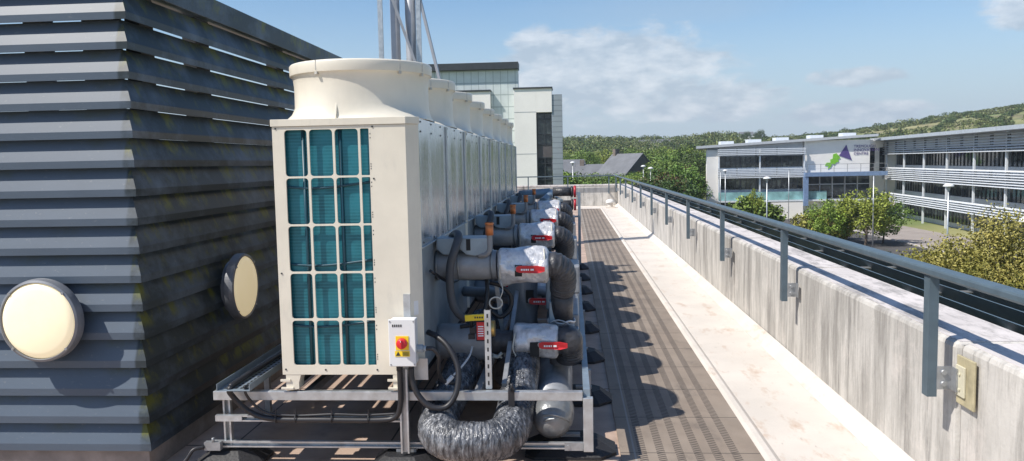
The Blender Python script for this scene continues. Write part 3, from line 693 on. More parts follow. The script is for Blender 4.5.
# cable tray on the left of the chillers, and cables
ct = empty('cable_tray', (-2.2, 4.9, .38), 'perforated steel cable tray running back along the left of the chillers', 'cable tray')
b = MB(); b.box((-2.27, 4.86, .385), (-2.06, 14.4, .389)); b.box((-2.274, 4.86, .385), (-2.270, 14.4, .43)); b.box((-2.06, 4.86, .385), (-2.056, 14.4, .43)); b.build('tray', insul2, ct)
b = MB()
for y in np.arange(4.9, 9, .055):
    for x in (-2.235, -2.20, -2.165, -2.13, -2.095): b.box((x-.008, y, .3895), (x+.008, y+.03, .3902))
b.build('slot', slot, ct)
b = MB(); b.bar((-2.274, 6.2, .43), (-2.274, 6.2, .50), .03, .004); b.build('upstand', steel, ct)
def cable(label, pts, r, m=cable_m, nm='cable', cat='cable', grp=None, n=8):
    b = MB(); b.tube(spline(pts, n), r, 10); return tag(b.build(nm, m), label, cat, grp)
G = 'black cables at the front of the frame'
cable('thick black cable from isolator looping left into the cable tray', [(-1.10, 4.935, .51), (-1.10, 4.94, .40), (-1.105, 4.95, .28), (-1.14, 4.96, .19), (-1.25, 4.965, .165), (-1.6, 4.965, .165), (-1.95, 4.965, .17), (-2.1, 4.955, .22), (-2.2, 4.93, .33), (-2.20, 4.9, .395), (-2.19, 5.1, .412), (-2.17, 6.5, .412), (-2.17, 9, .412)], .018, grp=G)
cable('thin black cable lying along the slotted channel below the front beam', [(-1.13, 4.972, .205), (-1.35, 4.972, .195), (-1.55, 4.972, .20), (-1.8, 4.972, .19), (-1.98, 4.96, .21), (-2.08, 4.94, .29), (-2.10, 4.9, .40), (-2.09, 5.2, .402), (-2.09, 8, .402)], .009, grp=G)
cable('thick black cable hanging in a loop to the right of isolator', [(-1.025, 4.935, .515), (-1.02, 4.93, .44), (-.98, 4.92, .34), (-.90, 4.91, .27), (-.80, 4.92, .27), (-.74, 4.95, .36), (-.735, 5.0, .50), (-.80, 5.05, .62), (-.88, 5.1, .68), (-.95, 5.15, .70)], .019, grp=G)
cable('black cable curling from the isolator side gland', [(-.925, 4.94, .64), (-.88, 4.94, .635), (-.85, 4.96, .58), (-.86, 5.0, .48), (-.84, 5.05, .40), (-.78, 5.1, .37)], .014, grp=G)
cable('short black cable leaving low on the left corner of the frame', [(-2.44, 4.99, -.03), (-2.50, 4.96, -.04), (-2.54, 4.93, -.10), (-2.60, 4.9, -.152), (-2.64, 4.8, -.154)], .013, grp=G)
cable('pale grey cable from the flow switch down to the white connector', [(-.69, 5.4, .545), (-.70, 5.32, .50), (-.735, 5.2, .46), (-.78, 5.1, .425)], .0065, mat('pale_cable', (.6, .6, .6), .5), grp=None)
tagc = MB(); tagc.tube([(-.785, 5.09, .42), (-.83, 5.06, .375)], .015, 10); tag(tagc.build('cable_connector', white), 'white cable connector hanging below the flow switch', 'connector')
G2 = 'cable ties holding the cables'
for i, x in enumerate((-1.32, -1.56, -1.80, -1.93)):
    b = MB(); b.tube([(x+.024*0, 4.965+.024*math.cos(a), .172+.026*math.sin(a)) for a in np.linspace(0, 6.283, 17)], .004, 6); b.box((x-.003, 4.957, .196), (x+.003, 4.963, .235)); tag(b.build('cable_tie', cable_m), 'black cable tie on the slotted channel, %s from the isolator' % ('first', 'second', 'third', 'fourth')[i], 'cable tie', G2)

# ================================================================== pipework (built once per chiller)
def lumpy(b, x0, x1, y, z, r, n=30, seed=0, axis='X'):
    rg = random.Random(seed); m = 23; vs = []
    ph = [rg.uniform(0, 6.28) for _ in range(8)]
    for i in range(m):
        t = i/(m-1); xx = x0+(x1-x0)*t
        for k in range(n):
            a = 2*math.pi*k/n
            rr_ = r*(1+.06*math.sin(3*a+ph[0]+4*t)+.045*math.sin(5*a+ph[1]-7*t)+.03*math.sin(8*a+ph[4]+13*t)+.03*math.sin(9*t+ph[2]+2*a)+.02*math.sin(11*a+ph[3]+9*t))
            if i in (0, m-1): rr_ *= .82
            if i in (1, m-2): rr_ *= .98
            c, s = rr_*math.cos(a), rr_*math.sin(a)
            vs.append((xx, y+c, z+s) if axis == 'X' else ((y+c, xx, z+s) if axis == 'Y' else (y+c, z+s, xx)))
    b.smooth = True; b.add(vs, [[i*n+k, i*n+(k+1) % n, (i+1)*n+(k+1) % n, (i+1)*n+k] for i in range(m-1) for k in range(n)]); b.smooth = False
    b.f.append([len(b.v)-m*n+k for k in range(n)]); b.m.append(0); b.sm.append(False)
    b.f.append([len(b.v)-n+k for k in range(n)][::-1]); b.m.append(0); b.sm.append(False)
    return b
def ribtube(pts, r, amp, per, n=28):
    P = spline(pts, 26); L_ = 0; rs = []
    Q = [P[0]]
    # resample evenly
    cum_ = [0]
    for i in range(1, len(P)): cum_.append(cum_[-1]+(P[i]-P[i-1]).length)
    T = cum_[-1]; m = int(T/(per/5)); out = []; j = 0
    for k in range(m+1):
        s_ = T*k/m
        while j < len(cum_)-2 and cum_[j+1] < s_: j += 1
        out.append(P[j].lerp(P[j+1], (s_-cum_[j])/max(1e-9, cum_[j+1]-cum_[j]))); rs.append(r+amp*math.sin(2*math.pi*s_/per)+amp*.5*math.sin(2*math.pi*s_/(per*2.7)+1))
    b = MB(); b.tube(out, rs, n); return b
def lever(root, x, y, z, ln=.20):
    b = MB(); b.add([(x, y, z-.016), (x+.02, y, z-.026), (x+ln*.75, y-.01, z-.030), (x+ln, y-.01, z-.018), (x+ln, y-.01, z+.012), (x+ln*.75, y-.01, z+.022), (x+.02, y, z+.022), (x, y, z+.012)]+
                    [(x, y-.014, z-.016), (x+.02, y-.016, z-.026), (x+ln*.75, y-.026, z-.030), (x+ln, y-.022, z-.018), (x+ln, y-.022, z+.012), (x+ln*.75, y-.026, z+.022), (x+.02, y-.016, z+.022), (x, y-.014, z+.012)],
                    [tuple(range(7, -1, -1)), tuple(range(8, 16))]+[(i, (i+1) % 8, 8+(i+1) % 8, 8+i) for i in range(8)]); lv_ = b.build('lever', redm, root)
    b = MB()
    for q, wq in ((.035, .012), (.052, .010), (.067, .012), (.083, .008), (.102, .022)): b.box((x+q, y-.0275, z-.010), (x+q+wq, y-.0255, z+.002))
    b.build('lever_print', winkm, lv_)
    b = MB(); b.tube([(x+.01, y+.06, z), (x+.01, y-.004, z)], .020, 10); b.build('spindle', dull, lv_)
def upper_pipe(y):
    r_ = empty('water_pipe', (-.95, y, 1.08), 'x', 'pipe', 'upper water pipes leaving the chillers')
    b = MB(); b.tube([(-.975, y, 1.08), (-.94, y, 1.08), (-.75, y, 1.078), (-.53, y, 1.08)], [.094, .104, .106, .104], 28); b.build('insulation', insul, r_)
    b = MB()
    for x in (-.955, -.80, -.56): b.tube([(x-.006, y, 1.08), (x+.006, y, 1.08)], .111, 28)
    b.build('band', bag, r_)
    b = MB(); lumpy(b, -.52, -.16, y, 1.07, .128, seed=1); jk = b.build('valve_jacket', foil, r_)
    for xx in (-.50, -.19):
        b = MB(); b.tube([(xx+.004*math.sin(3*a), y+.122*math.cos(a), 1.07+.122*math.sin(a)) for a in np.linspace(0, 6.283, 28)], .005, 5); b.build('drawstring', mat('pale_tie', (.5, .48, .42), .6), jk)
    b = MB(); b.box((-.395, y-.132, 1.01), (-.345, y-.118, 1.09)); b.build('jacket_opening', slot, r_)
    lever(r_, -.385, y-.135, 1.065)
    b = ribtube([(-.18, y, 1.07), (-.12, y, 1.07), (-.07, y+.03, 1.03), (-.06, y+.10, .95), (-.07, y+.16, .86)], .092, .0035, .022); b.build('elbow', blackpipe, r_)
    b = MB(); b.tube([(-.07, y+.16, .87), (-.08, y+.24, .62)], .084, 24); b.build('riser', blackpipe, r_)
    b = MB(); b.tube([(-.08, y+.24, .62), (-.08, y+.26, .30)], [.098, .094], 24); b.build('lower_riser', insul, r_)
    b = MB(); b.tube([(-.08+.097*math.cos(a), y+.24+.097*math.sin(a), .625+.008*math.sin(a*5)) for a in np.linspace(0, 6.283, 30)], .010, 6); b.build('tape', foil, r_)
    b = MB(); b.tube(spline([(-.16, y+.14, .63), (-.10, y+.12, .65), (-.03, y+.13, .62), (.0, y+.14, .56), (-.02, y+.13, .54)], 8), .005, 6); b.build('tie', foil, r_)
    return r_
def lower_pipe(y):
    r_ = empty('water_pipe', (-.95, y, .52), 'x', 'pipe', 'lower water pipes leaving the chillers')
    b = MB(); b.tube([(-.975, y, .525), (-.94, y, .525), (-.61, y, .515), (-.59, y, .515)], [.115, .128, .132, .118], 30); b.build('insulation', insul, r_)
    b = MB(); b.tube([(-.59, y, .52), (-.57, y, .52), (-.52, y, .52), (-.51, y, .52), (-.46, y, .52), (-.40, y, .52)], [.07, .088, .09, .078, .082, .08], 24); b.build('taped_neck', blackpipe, r_)
    b = MB(); lumpy(b, -.42, -.10, y, .53, .118, seed=5); b.build('valve_jacket', foil, r_)
    b = MB(); b.box((-.30, y-.124, .44), (-.235, y-.108, .54)); b.build('jacket_opening', slot, r_)
    lever(r_, -.235, y-.13, .525, .20)
    b = ribtube([(-.14, y, .53), (-.08, y, .53), (-.03, y+.03, .53), (-.025, y+.10, .47), (-.025, y+.14, .36)], .098, .002, .022); b.build('elbow', blackpipe, r_)
    b = MB(); b.lathe([(.001, -.105), (.06, -.102), (.088, -.085), (.102, -.05), (.104, 0)], (-.03, y+.0, .53), 24, 'Y'); b.build('elbow_cap', blackpipe, r_)
    b = MB(); b.tube([(-.50, y-.09, .46), (-.53, y-.10, .43), (-.57, y-.09, .43)], .012, 8); b.tube([(-.575, y-.085, .45), (-.50, y-.10, .425)], .007, 6); b.tube(spline([(-.405, y-.10, .60), (-.42, y-.13, .50), (-.40, y-.13, .44), (-.43, y-.12, .40)], 6), .006, 6); b.build('pull_tie', mat('pale_tie', (.5, .48, .42), .6), r_)
    return r_
up0 = upper_pipe(5.66); lo0 = lower_pipe(5.66)
ORD4 = ['nearest', 'second', 'third', 'farthest']
ups, los = [up0], [lo0]
for k in range(1, 4):
    a_, b_ = copy_tree(up0), copy_tree(lo0); a_.location.y += PITCH*k*CAM_SCALE[0]; b_.location.y += PITCH*k*CAM_SCALE[0]; ups.append(a_); los.append(b_)
for k in range(4):
    ups[k]['label'] = '%s upper grey lagged pipe with silver valve jacket, red lever and black elbow' % ORD4[k]
    los[k]['label'] = '%s lower grey lagged pipe with silver valve jacket and red lever near frame level' % ORD4[k]
# flow switch
def flow_switch(y):
    r_ = empty('flow_switch', (-.62, y-.12, .60), 'x', 'flow switch', 'flow switches on the lower pipes')
    b = MB(); b.tube([(-.60, y-.10, .585), (-.53, y-.10, .585)], .055, 20); b.lathe([(.056, -.06), (.06, -.05), (.06, -.03), (.05, -.02)], (-.55, y-.10, .585), 20, 'X'); b.build('brass_body', brass, r_)
    b = MB(); b.box((-.655, y-.165, .51), (-.585, y-.10, .65), .006); b.build('housing', cable_m, r_)
    b = MB(); b.box((-.648, y-.169, .52), (-.592, y-.1655, .642)); fp = b.build('red_face', redm, r_)
    b = MB()
    for q in range(5): b.box((-.640, y-.171, .545+.016*q), (-.602, y-.1692, .552+.016*q))
    b.build('print', winkm, fp)
    b = MB(); b.box((-.70, y-.15, .56), (-.656, y-.11, .60)); b.tube([(-.69, y-.13, .60), (-.69, y-.13, .66)], .012, 8); b.box((-.71, y-.15, .52), (-.665, y-.12, .555)); b.build('connector', cable_m, r_)
    b = MB(); b.bar((-.725, y-.17, .672), (-.575, y-.17, .680), .028, .04); tg = b.build('yellow_tag', yellow, r_)
    b = MB()
    for q in range(4): b.box((-.66+.016*q, y-.186, .672), (-.650+.016*q, y-.1845, .684))
    b.build('print', ink, tg)
    for c_ in r_.children: c_.location.z += .078
    return r_
fs0 = flow_switch(5.50)
fs0['label'] = 'red faced flow switch with brass body and yellow tag on nearest lower pipe'
for k in (1, 2):
    c = copy_tree(fs0); c.location.y += PITCH*k*CAM_SCALE[0]; c['label'] = '%s red faced flow switch with brass body, further back among the pipes' % ORD4[k]
# shallow sheet metal drip box on the side of each chiller, copper stub, bent hose
def sidebits(y):
    r_ = empty('insulated_connection_box', (-.93, y, 1.2), 'x', 'connection box', 'blue grey connection boxes above the upper pipes')
    b = MB(); pts = [(-.945, 1.285), (-.58, 1.285), (-.575, 1.22), (-.60, 1.165), (-.68, 1.155), (-.74, 1.165), (-.79, 1.215), (-.83, 1.165), (-.90, 1.165), (-.945, 1.205)]
    n = len(pts); b.add([(x, y-.11, z) for x, z in pts]+[(x, y+.08, z) for x, z in pts], [tuple(range(n)), tuple(range(2*n-1, n-1, -1))]+[(i, (i+1) % n, n+(i+1) % n, n+i) for i in range(n)]); b.build('box', insul2, r_, bevel=.006)
    b = MB(); b.box((-.735, y-.114, 1.195), (-.705, y-.1105, 1.275)); b.build('strap', slot, r_)
    b = MB(); b.tube(spline([(-.57, y-.10, 1.38), (-.57, y-.10, 1.27), (-.572, y-.10, 1.20), (-.60, y-.10, 1.165), (-.65, y-.09, 1.16)], 8), .020, 14); b.build('outlet_pipe', mat('grey_plastic_pipe', (.22, .22, .225), .5), r_)
    b = MB(); b.tube([(-.57, y-.10, 1.385), (-.57, y-.10, 1.30)], .028, 18); b.lathe([(.030, 1.375), (.033, 1.385), (.028, 1.39)], (-.57, y-.10, 0), 18); b.build('copper_stub', copper, r_)
    return r_
def bighose(y):
    b = MB(); b.tube(spline([(-.90, y+.10, 1.22), (-.83, y-.02, 1.30), (-.785, y-.13, 1.30), (-.80, y-.20, 1.22), (-.835, y-.22, 1.10), (-.84, y-.22, .95), (-.825, y-.22, .84), (-.79, y-.21, .77), (-.74, y-.19, .72)], 8), .029, 16); o = b.build('bent_hose', hosem)
    return tag(o, 'x', 'hose', 'bent dark hoses beside the chillers')
s0 = sidebits(5.66); h0 = bighose(5.66)
s0['label'] = 'nearest blue grey connection box with copper stub above the upper pipe'; h0['label'] = 'nearest dark hose bending down over the upper pipe'
for k in range(1, 4):
    c = copy_tree(s0); c.location.y += PITCH*k*CAM_SCALE[0]; c['label'] = '%s blue grey connection box with copper stub above an upper pipe' % ORD4[k]
    c = h0.copy(); COL.objects.link(c); c.location.y += PITCH*k*CAM_SCALE[0]; c['label'] = '%s dark hose bending over a pipe along the chiller row' % ORD4[k]
# thin black hose loop behind the strut, white tie ring
G3 = 'thin black hoses under the upper pipes'
for k in range(4):
    o = cable('%s thin black hose curving below an upper pipe' % ORD4[k], [(-.62, 5.75+PITCH*k, 1.0), (-.61, 5.7+PITCH*k, .88), (-.63, 5.66+PITCH*k, .74), (-.70, 5.62+PITCH*k, .66), (-.80, 5.6+PITCH*k, .64)], .016, nm='hose', cat='hose', grp=G3)
    o = cable('%s coiled black hose ring between two pipes' % ORD4[k], [(-.60, 5.8+PITCH*k, .93), (-.52, 5.82+PITCH*k, .90), (-.45, 5.84+PITCH*k, .82), (-.46, 5.84+PITCH*k, .72), (-.53, 5.82+PITCH*k, .67), (-.60, 5.8+PITCH*k, .72)], .017, nm='hose', cat='hose', grp='coiled hoses under the upper pipes')
    b = MB(); b.tube([(-.53+.045*math.cos(a), 5.50+PITCH*k, .83+.04*math.sin(a)) for a in np.linspace(0, 6.283, 20)], .006, 6); b.tube(spline([(-.50, 5.5+PITCH*k, .86), (-.48, 5.5+PITCH*k, .92), (-.50, 5.55+PITCH*k, .98)], 5), .004, 5)
    tag(b.build('pull_ring', mat('pale_tie', (.5, .48, .42), .6)), '%s pale drawstring loop hanging from a silver jacket' % ORD4[k], 'drawstring', 'drawstring loops on the jackets')
G4 = 'small dark lagged pipes between the runs'
for k in range(4):
    y = 6.75+PITCH*k
    if k == 3: y = 13.6
    b = MB(); b.tube(spline([(-.95, y, .86), (-.70, y-.05, .86), (-.45, y-.12, .84), (-.36, y-.15, .78), (-.35, y-.15, .62), (-.34, y-.1, .35)], 7), .052, 14); b.tube(spline([(-.95, y+.2, .68), (-.6, y+.1, .68), (-.25, y+.05, .70), (-.16, y, .62), (-.15, y, .4)], 7), .045, 14)
    tag(b.build('small_pipe', (insul, blackpipe)[k % 2]), '%s pair of small dark lagged pipes low between two large pipe runs' % ORD4[k], 'pipe', G4)
    b = MB(); lumpy(b, -.60, -.38, y-.35, .92, .075, seed=20+k, n=20); tag(b.build('wrapped_fitting', bag), '%s grey foil wrapped fitting tucked behind a valve jacket' % ORD4[k], 'pipe fitting', 'grey wrapped fittings behind the jackets')
    cable('%s thin black cable sagging along the chiller side' % ORD4[k], [(-.93, 5.2+PITCH*k, 1.10), (-.90, 5.9+PITCH*k, .92), (-.90, 6.7+PITCH*k, .90), (-.93, 7.3+PITCH*k, 1.12)], .011, grp='thin cables along the chiller side')
# bypass pipes with red levers
bp = empty('bypass_pipe', (-.38, 6.35, .3), 'x', 'pipe', 'vertical lagged bypass pipes')
b = MB(); lumpy(b, .32, 1.02, -.385, 6.35, .115, seed=9, axis='Z'); b.build('insulation', insul, bp)
b = MB(); b.box((-.36, 6.225, .70), (-.30, 6.245, .80)); b.build('jacket_opening', slot, bp)
lever(bp, -.335, 6.21, .72, .185)
bp['label'] = 'nearest upright grey wrapped bypass pipe with a red lever at mid height'
for k in (1, 2, 3):
    c = copy_tree(bp); c.location.y += PITCH*k*CAM_SCALE[0]; c['label'] = '%s upright grey wrapped bypass pipe with a red lever' % ORD4[k]
# headers
hp = empty('header_pipe', (-.14, 5.15, .115), 'large silver grey wrapped header pipe whose round end faces the camera under the front beam', 'pipe')
b = MB(); b.tube([(-.14, 5.3, .125), (-.14, 15.0, .125)], .135, 28); b.build('insulation', insul, hp)
b = MB(); prf = [(.001, -.155), (.05, -.150), (.095, -.125), (.128, -.075), (.142, 0), (.145, .06), (.146, .13), (.139, .15)]; b.lathe(prf, (-.14, 5.22, .115), 40, 'Y'); o = b.build('end_wrap', bag, hp)
b = MB(); b.tube(spline([(-.20, 5.085, .16), (-.14, 5.055, .175), (-.08, 5.06, .16), (-.03, 5.12, .11)], 8), .009, 6); b.tube(spline([(-.21, 5.10, .10), (-.17, 5.06, .14), (-.12, 5.05, .15)], 8), .008, 6); b.build('fold', bag, o)
hd = empty('insulated_duct_header', (.0, 5.8, .3), 'boxy blue grey lagged header running back beside the walkway edge', 'pipe')
for k in range(9):
    y = 5.95+1.05*k; b = MB(); b.box((-.17+.012*(k % 2), y, .40), (.052+.01*(k % 3), y+1.04, .66-.03*(k % 2)), .012); b.build('insulation_block', (insul, insul2)[k % 2], hd)
b = MB(); b.box((-.17, 5.82, .36), (-.06, 5.93, .78), .008); b.box((.0-.04, 5.82, .36), (.05, 5.90, .58), .008); b.box((-.20, 6.1, .665), (-.02, 6.5, .92), .012); b.build('insulation_block', insul2, hd)
b = MB(); b.box((-.16, 5.812, .38), (-.10, 5.8185, .45)); b.build('opening', slot, hd)
for k, y in enumerate((6.9, 9.3, 11.6, 13.2)):
    b = MB(); b.box((-.16, y, .66), (.07, y+.5, .90), .012); b.build('insulation_block', insul, hd)
# second header on the chiller side and clutter behind
h2 = empty('header_pipe', (-.42, 5.9, .2), 'dark lagged header pipe running back under the chillers', 'pipe')
b = MB(); b.tube([(-.50, 6.1, .17), (-.50, 14.8, .17)], .12, 20); b.tube([(-.78, 6.3, .17), (-.78, 14.8, .17)], .12, 20); b.build('insulation', blackpipe, h2)
# big taped black hose U-bend at the front
uh = empty('flexible_hose', (-.63, 4.93, .13), 'large taped black corrugated hose making a U bend at the front', 'hose')
b = ribtube([(-.72, 6.4, .50), (-.76, 5.85, .42), (-.80, 5.45, .30), (-.87, 5.14, .17), (-.86, 4.92, .105), (-.76, 4.81, .088), (-.63, 4.785, .086), (-.50, 4.81, .088), (-.415, 4.92, .105), (-.385, 5.14, .16), (-.37, 5.42, .27), (-.36, 5.62, .36), (-.36, 5.72, .46)], .126, .0022, .022, 40); b.build('hose', hose, uh)
b = MB(); b.box((-.415, 4.990, .22), (-.375, 4.996, .352)); b.box((-.415, 4.998, .345), (-.375, 5.05, .352)); b.tube([(-.39, 4.99, .35), (-.39, 4.985, .40)], .010, 8); b.build('strap', cable_m, uh)
# blanked red flanges at the far end
for i, z in enumerate((1.30, 1.08)):
    r_ = empty('blank_flange', (.02, 13.6, z), ('upper' if i == 0 else 'lower')+' dark red blank flange at the far end of the pipework', 'flange', 'red blank flanges at the far end')
    b = MB(); b.lathe([(.001, -.02), (.10, -.02), (.10, .02), (.001, .02)], (.075, 13.6, z), 28, 'X'); b.build('disc', redd, r_)
    b = MB(); b.tube([(-.30, 13.6, z), (.05, 13.6, z)], .075, 20); b.lathe([(.001, -.0), (.095, .0), (.095, .03), (.001, .03)], (.01, 13.6, z), 28, 'X'); b.build('stub', blackpipe, r_)
wp = MB(); wp.tube([(-.9, 14.2, 1.22), (-.35, 14.1, 1.26)], .09, 18); wp.tube([(-.45, 13.0, 1.16), (-.30, 14.3, 1.26)], .07, 14)
tag(wp.build('lagged_pipe', insul2), 'pale lagged pipe slanting up at the far end of the chillers', 'pipe')

CAM_SCALE = None
# ================================================================== flue stack behind the screen
fl = empty('flue_stack', (-3.25, 16, 0), 'group of tall steel flues with angled braces rising behind the fans', 'flue')
flm = mat('flue_steel', (.40, .41, .43), .5, .35, var=.08, vscale=3)
for x, y, r_ in ((-3.43, 16.0, .095), (-3.12, 16.0, .105)):
    b = MB(); b.tube([(x, y, 0), (x, y, 7.6)], r_, 24); b.build('flue_pipe', flm, fl)
for x, y in ((-3.68, 15.8), (-2.94, 15.9)):
    b = MB(); b.box((x-.045, y-.03, 0), (x+.045, y+.03, 7.2)); b.build('mast', steel, fl)
for p, q in (((-2.98, 15.84, 3.70), (-3.62, 15.72, 5.65)), ((-2.50, 15.95, 3.2), (-2.93, 15.95, 5.15)), ((-2.50, 15.95, .3), (-2.50, 15.95, 3.2)), ((-2.93, 15.95, 5.15), (-3.65, 15.95, 7.0))):
    b = MB(); b.bar(p, q, .13, .05); b.build('brace', flm, fl)

# ================================================================== white building at the end of the roof (about 70 m away)
wb = empty('campus_building', (-6, 70, -7), 'white and pale green tiled building with dark roof edge beyond the chillers', 'building')
b = MB(); b.box((-22, 70.6, -7), (-4.42, 71.5, 9.95)); b.build('tiled_wall', gtile, wb)
b = MB(); b.box((-23, 70.1, 9.97), (-4.38, 71.9, 10.55)); b.build('roof', roofd, wb)
b = MB(); b.box((-14, 70.0, -7), (-6.85, 70.58, 8.05)); b.box((-4.75, 69.6, -7), (-2.86, 72, 8.15)); b.box((-2.855, 69.6, 6.13), (-1.50, 72, 8.15)); b.build('white_wall', bwhite, wb)
b = MB(); b.box((-14, 69.9, 8.052), (-6.80, 70.58, 8.20)); b.box((-4.82, 69.5, 8.152), (-1.43, 72.1, 8.28)); b.build('coping', roofd, wb)
b = MB(); b.box((-4.752, 69.59, 5.20+.95), (-2.86, 69.598, 6.19)); b.box((-4.752, 69.59, 2.55), (-2.86, 69.598, 2.59)); b.build('joint', dull, wb)
b = MB(); b.box((-1.497, 69.7, -7), (-.62, 72, 7.62)); b.build('grey_wall', bgrey, wb)
for z0, z1 in ((3.3, 6.08), (-.6, 2.25)):
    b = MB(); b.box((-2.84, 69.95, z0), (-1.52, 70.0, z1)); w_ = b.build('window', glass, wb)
    b = MB()
    for x in (-2.84, -2.20, -1.62): b.box((x, 69.85, z0), (x+.08, 69.945, z1))
    for z in (z0, z0+.9, z1-.55, z1-.08): b.box((-2.84, 69.86, z), (-1.54, 69.94, z+.07))
    b.build('frame', frame_d, w_)
b = MB(); b.box((-2.84, 69.9, 2.252), (-1.52, 70.0, 3.298)); b.build('spandrel', mat('brown_spandrel', (.09, .08, .08), .6), wb)
b = MB(); b.box((-2.84, 69.9, -7), (-1.52, 70.0, -.61)); b.build('spandrel', darks, wb)

# ================================================================== right campus buildings
# long wing, local frame: s along facade from far (0) to near, depth to the right
wing = empty('office_wing', (47.6, 122, -7), 'long three storey office wing with silver horizontal louvres on the right', 'building')
A = Vector((47.6, 122, 0)); Bv = Vector((42.2, 58, 0)); dr = (Bv-A).normalized(); LEN = (Bv-A).length; nr = Vector((dr.y, -dr.x, 0)); 
if nr.x > 0: nr = -nr                     # outward, towards the camera side
def wbox(b, s0, s1, o0, o1, z0, z1):
    p = [A+dr*s0+nr*o0, A+dr*s1+nr*o0, A+dr*s1+nr*o1, A+dr*s0+nr*o1]
    return b.add([(q.x, q.y, z0) for q in p]+[(q.x, q.y, z1) for q in p], [(3, 2, 1, 0), (4, 5, 6, 7), (0, 1, 5, 4), (1, 2, 6, 5), (2, 3, 7, 6), (3, 0, 4, 7)])
b = MB(); wbox(b, 0, LEN, -14, -.3, -7.2, 4.0); b.build('wall', bgrey if False else silverd, wing)
b = MB(); wbox(b, -2.5, LEN, -15, 2.6, 4.15, 4.32); b.build('roof', roofl, wing)
b = MB(); wbox(b, -2.5, LEN, 2.605, 2.75, 4.02, 4.42); b.build('fascia', mat('fascia_grey', (.42, .46, .50), .5), wing)
b = MB(); wbox(b, -2.5, LEN, -.29, 2.6, 4.02, 4.148); b.build('soffit', mat('soffit_grey', (.36, .38, .41), .6), wing)
b = MB(); wbox(b, -1.2, 0, -.2, 1.2, -7.2, 4.0); b.build('end_pier', bwhite, wing)
for (z0, z1) in ((.45, 2.7), (-3.15, -.9), (-6.4, -4.5)):
    s = .8
    while s < LEN-3:
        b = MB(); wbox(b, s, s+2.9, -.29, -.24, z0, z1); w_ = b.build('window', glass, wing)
        b = MB()
        for q in (0, .95, 1.9, 2.85): wbox(b, s+q, s+q+.07, -.235, -.17, z0, z1)
        wbox(b, s+.07, s+.95, -.235, -.18, z1-.6, z1-.54); b.build('frame', frame_d, w_)
        s += 3.05
for (z0, z1) in ((-.55, .42), (-4.2, -3.18)):
    b = MB(); wbox(b, 0, LEN, -.295, -.1, z0, z1); b.build('sill_band', silverd, wing)
s = 0.0; k = 0
while s < LEN:
    b = MB(); wbox(b, s, s+.22, .95, 1.15, -7.2, 4.0); b.build('column', silverp, wing); s += 7.8
for nm, zs in (('brise_soleil', [3.75, 3.45, 3.15, 2.87, 2.60, 2.33, 2.06]), ('brise_soleil', [.02, -.24, -.50, -.76, -1.02, -1.28, -1.55]), ('brise_soleil', [-3.62, -3.88, -4.14, -4.40, -4.66])):
    b = MB()
    for z in zs:
        p = [A-dr*.8+nr*1.55, A+dr*LEN+nr*1.55, A+dr*LEN+nr*1.30, A-dr*.8+nr*1.30]
        b.add([(p[0].x, p[0].y, z-.07), (p[1].x, p[1].y, z-.07), (p[2].x, p[2].y, z+.075), (p[3].x, p[3].y, z+.075), (p[0].x, p[0].y, z-.05), (p[1].x, p[1].y, z-.05), (p[2].x, p[2].y, z+.095), (p[3].x, p[3].y, z+.095)],
              [(3, 2, 1, 0), (4, 5, 6, 7), (0, 1, 5, 4), (1, 2, 6, 5), (2, 3, 7, 6), (3, 0, 4, 7)])
    bs = b.build(nm, silverp, wing)
    s = .6
    while s < LEN:
        b = MB(); wbox(b, s, s+.12, 1.17, 1.27, zs[-1]-.1, zs[0]+.12); b.build('hanger', frame_d, bs); b = MB(); wbox(b, s+.45, s+.57, 1.17, 1.27, zs[-1]-.1, zs[0]+.12); b.build('hanger', frame_d, bs); s += 3.9
# rooflights
b = MB()
for s in np.arange(3, LEN-3, 7.5): wbox(b, s, s+3.2, -6, -4.6, 4.325, 4.75)
b.build('rooflight', silverp, wing)

blk = empty('office_block', (30, 120, -7), 'white two storey office block with sloping roof and purple and green sign', 'building')
b = MB(); b.box((20.2, 120.2, -7.2), (34.0, 120.9, 3.0)); b.box((23.2, 120.905, -7.2), (34.0, 135, 3.0)); b.build('wall', silverd, blk)
b = MB(); b.box((20.0, 119.5, -7.2), (21.9, 120.19, 3.1)); b.build('end_wall', bwhite, blk)
b = MB(); b.box((34.05, 119.75, -7.2), (43.3, 136, 4.2)); b.build('sign_wall', bwhite, blk)
b = MB(); b.box((43.32, 122.6, -7.2), (49, 136, 4.2)); b.build('link_wall', bwhite, blk)
b = MB(); b.add([(18.4, 119.0, 3.35), (44.2, 119.0, 4.61), (44.2, 137, 4.61), (21.6, 137, 3.35), (18.4, 119.0, 3.72), (44.2, 119.0, 4.97), (44.2, 137, 4.97), (21.6, 137, 3.72)],
                [(3, 2, 1, 0), (4, 5, 6, 7), (0, 1, 5, 4), (1, 2, 6, 5), (2, 3, 7, 6), (3, 0, 4, 7)]); b.build('roof', roofl, blk)
b = MB(); b.add([(20.2, 120.21, 3.0), (34, 120.21, 3.0), (34, 120.21, 4.08), (20.2, 120.21, 3.40), (20.2, 120.9, 3.0), (34, 120.9, 3.0), (34, 120.9, 4.08), (20.2, 120.9, 3.40)],
                [(0, 1, 2, 3), (7, 6, 5, 4), (0, 4, 5, 1), (1, 5, 6, 2), (2, 6, 7, 3), (3, 7, 4, 0)]); b.build('gable_wall', silverd, blk)
b = MB(); b.box((21.92, 120.11, -.75), (34, 120.18, .45)); b.build('sill_band', silverp, blk)
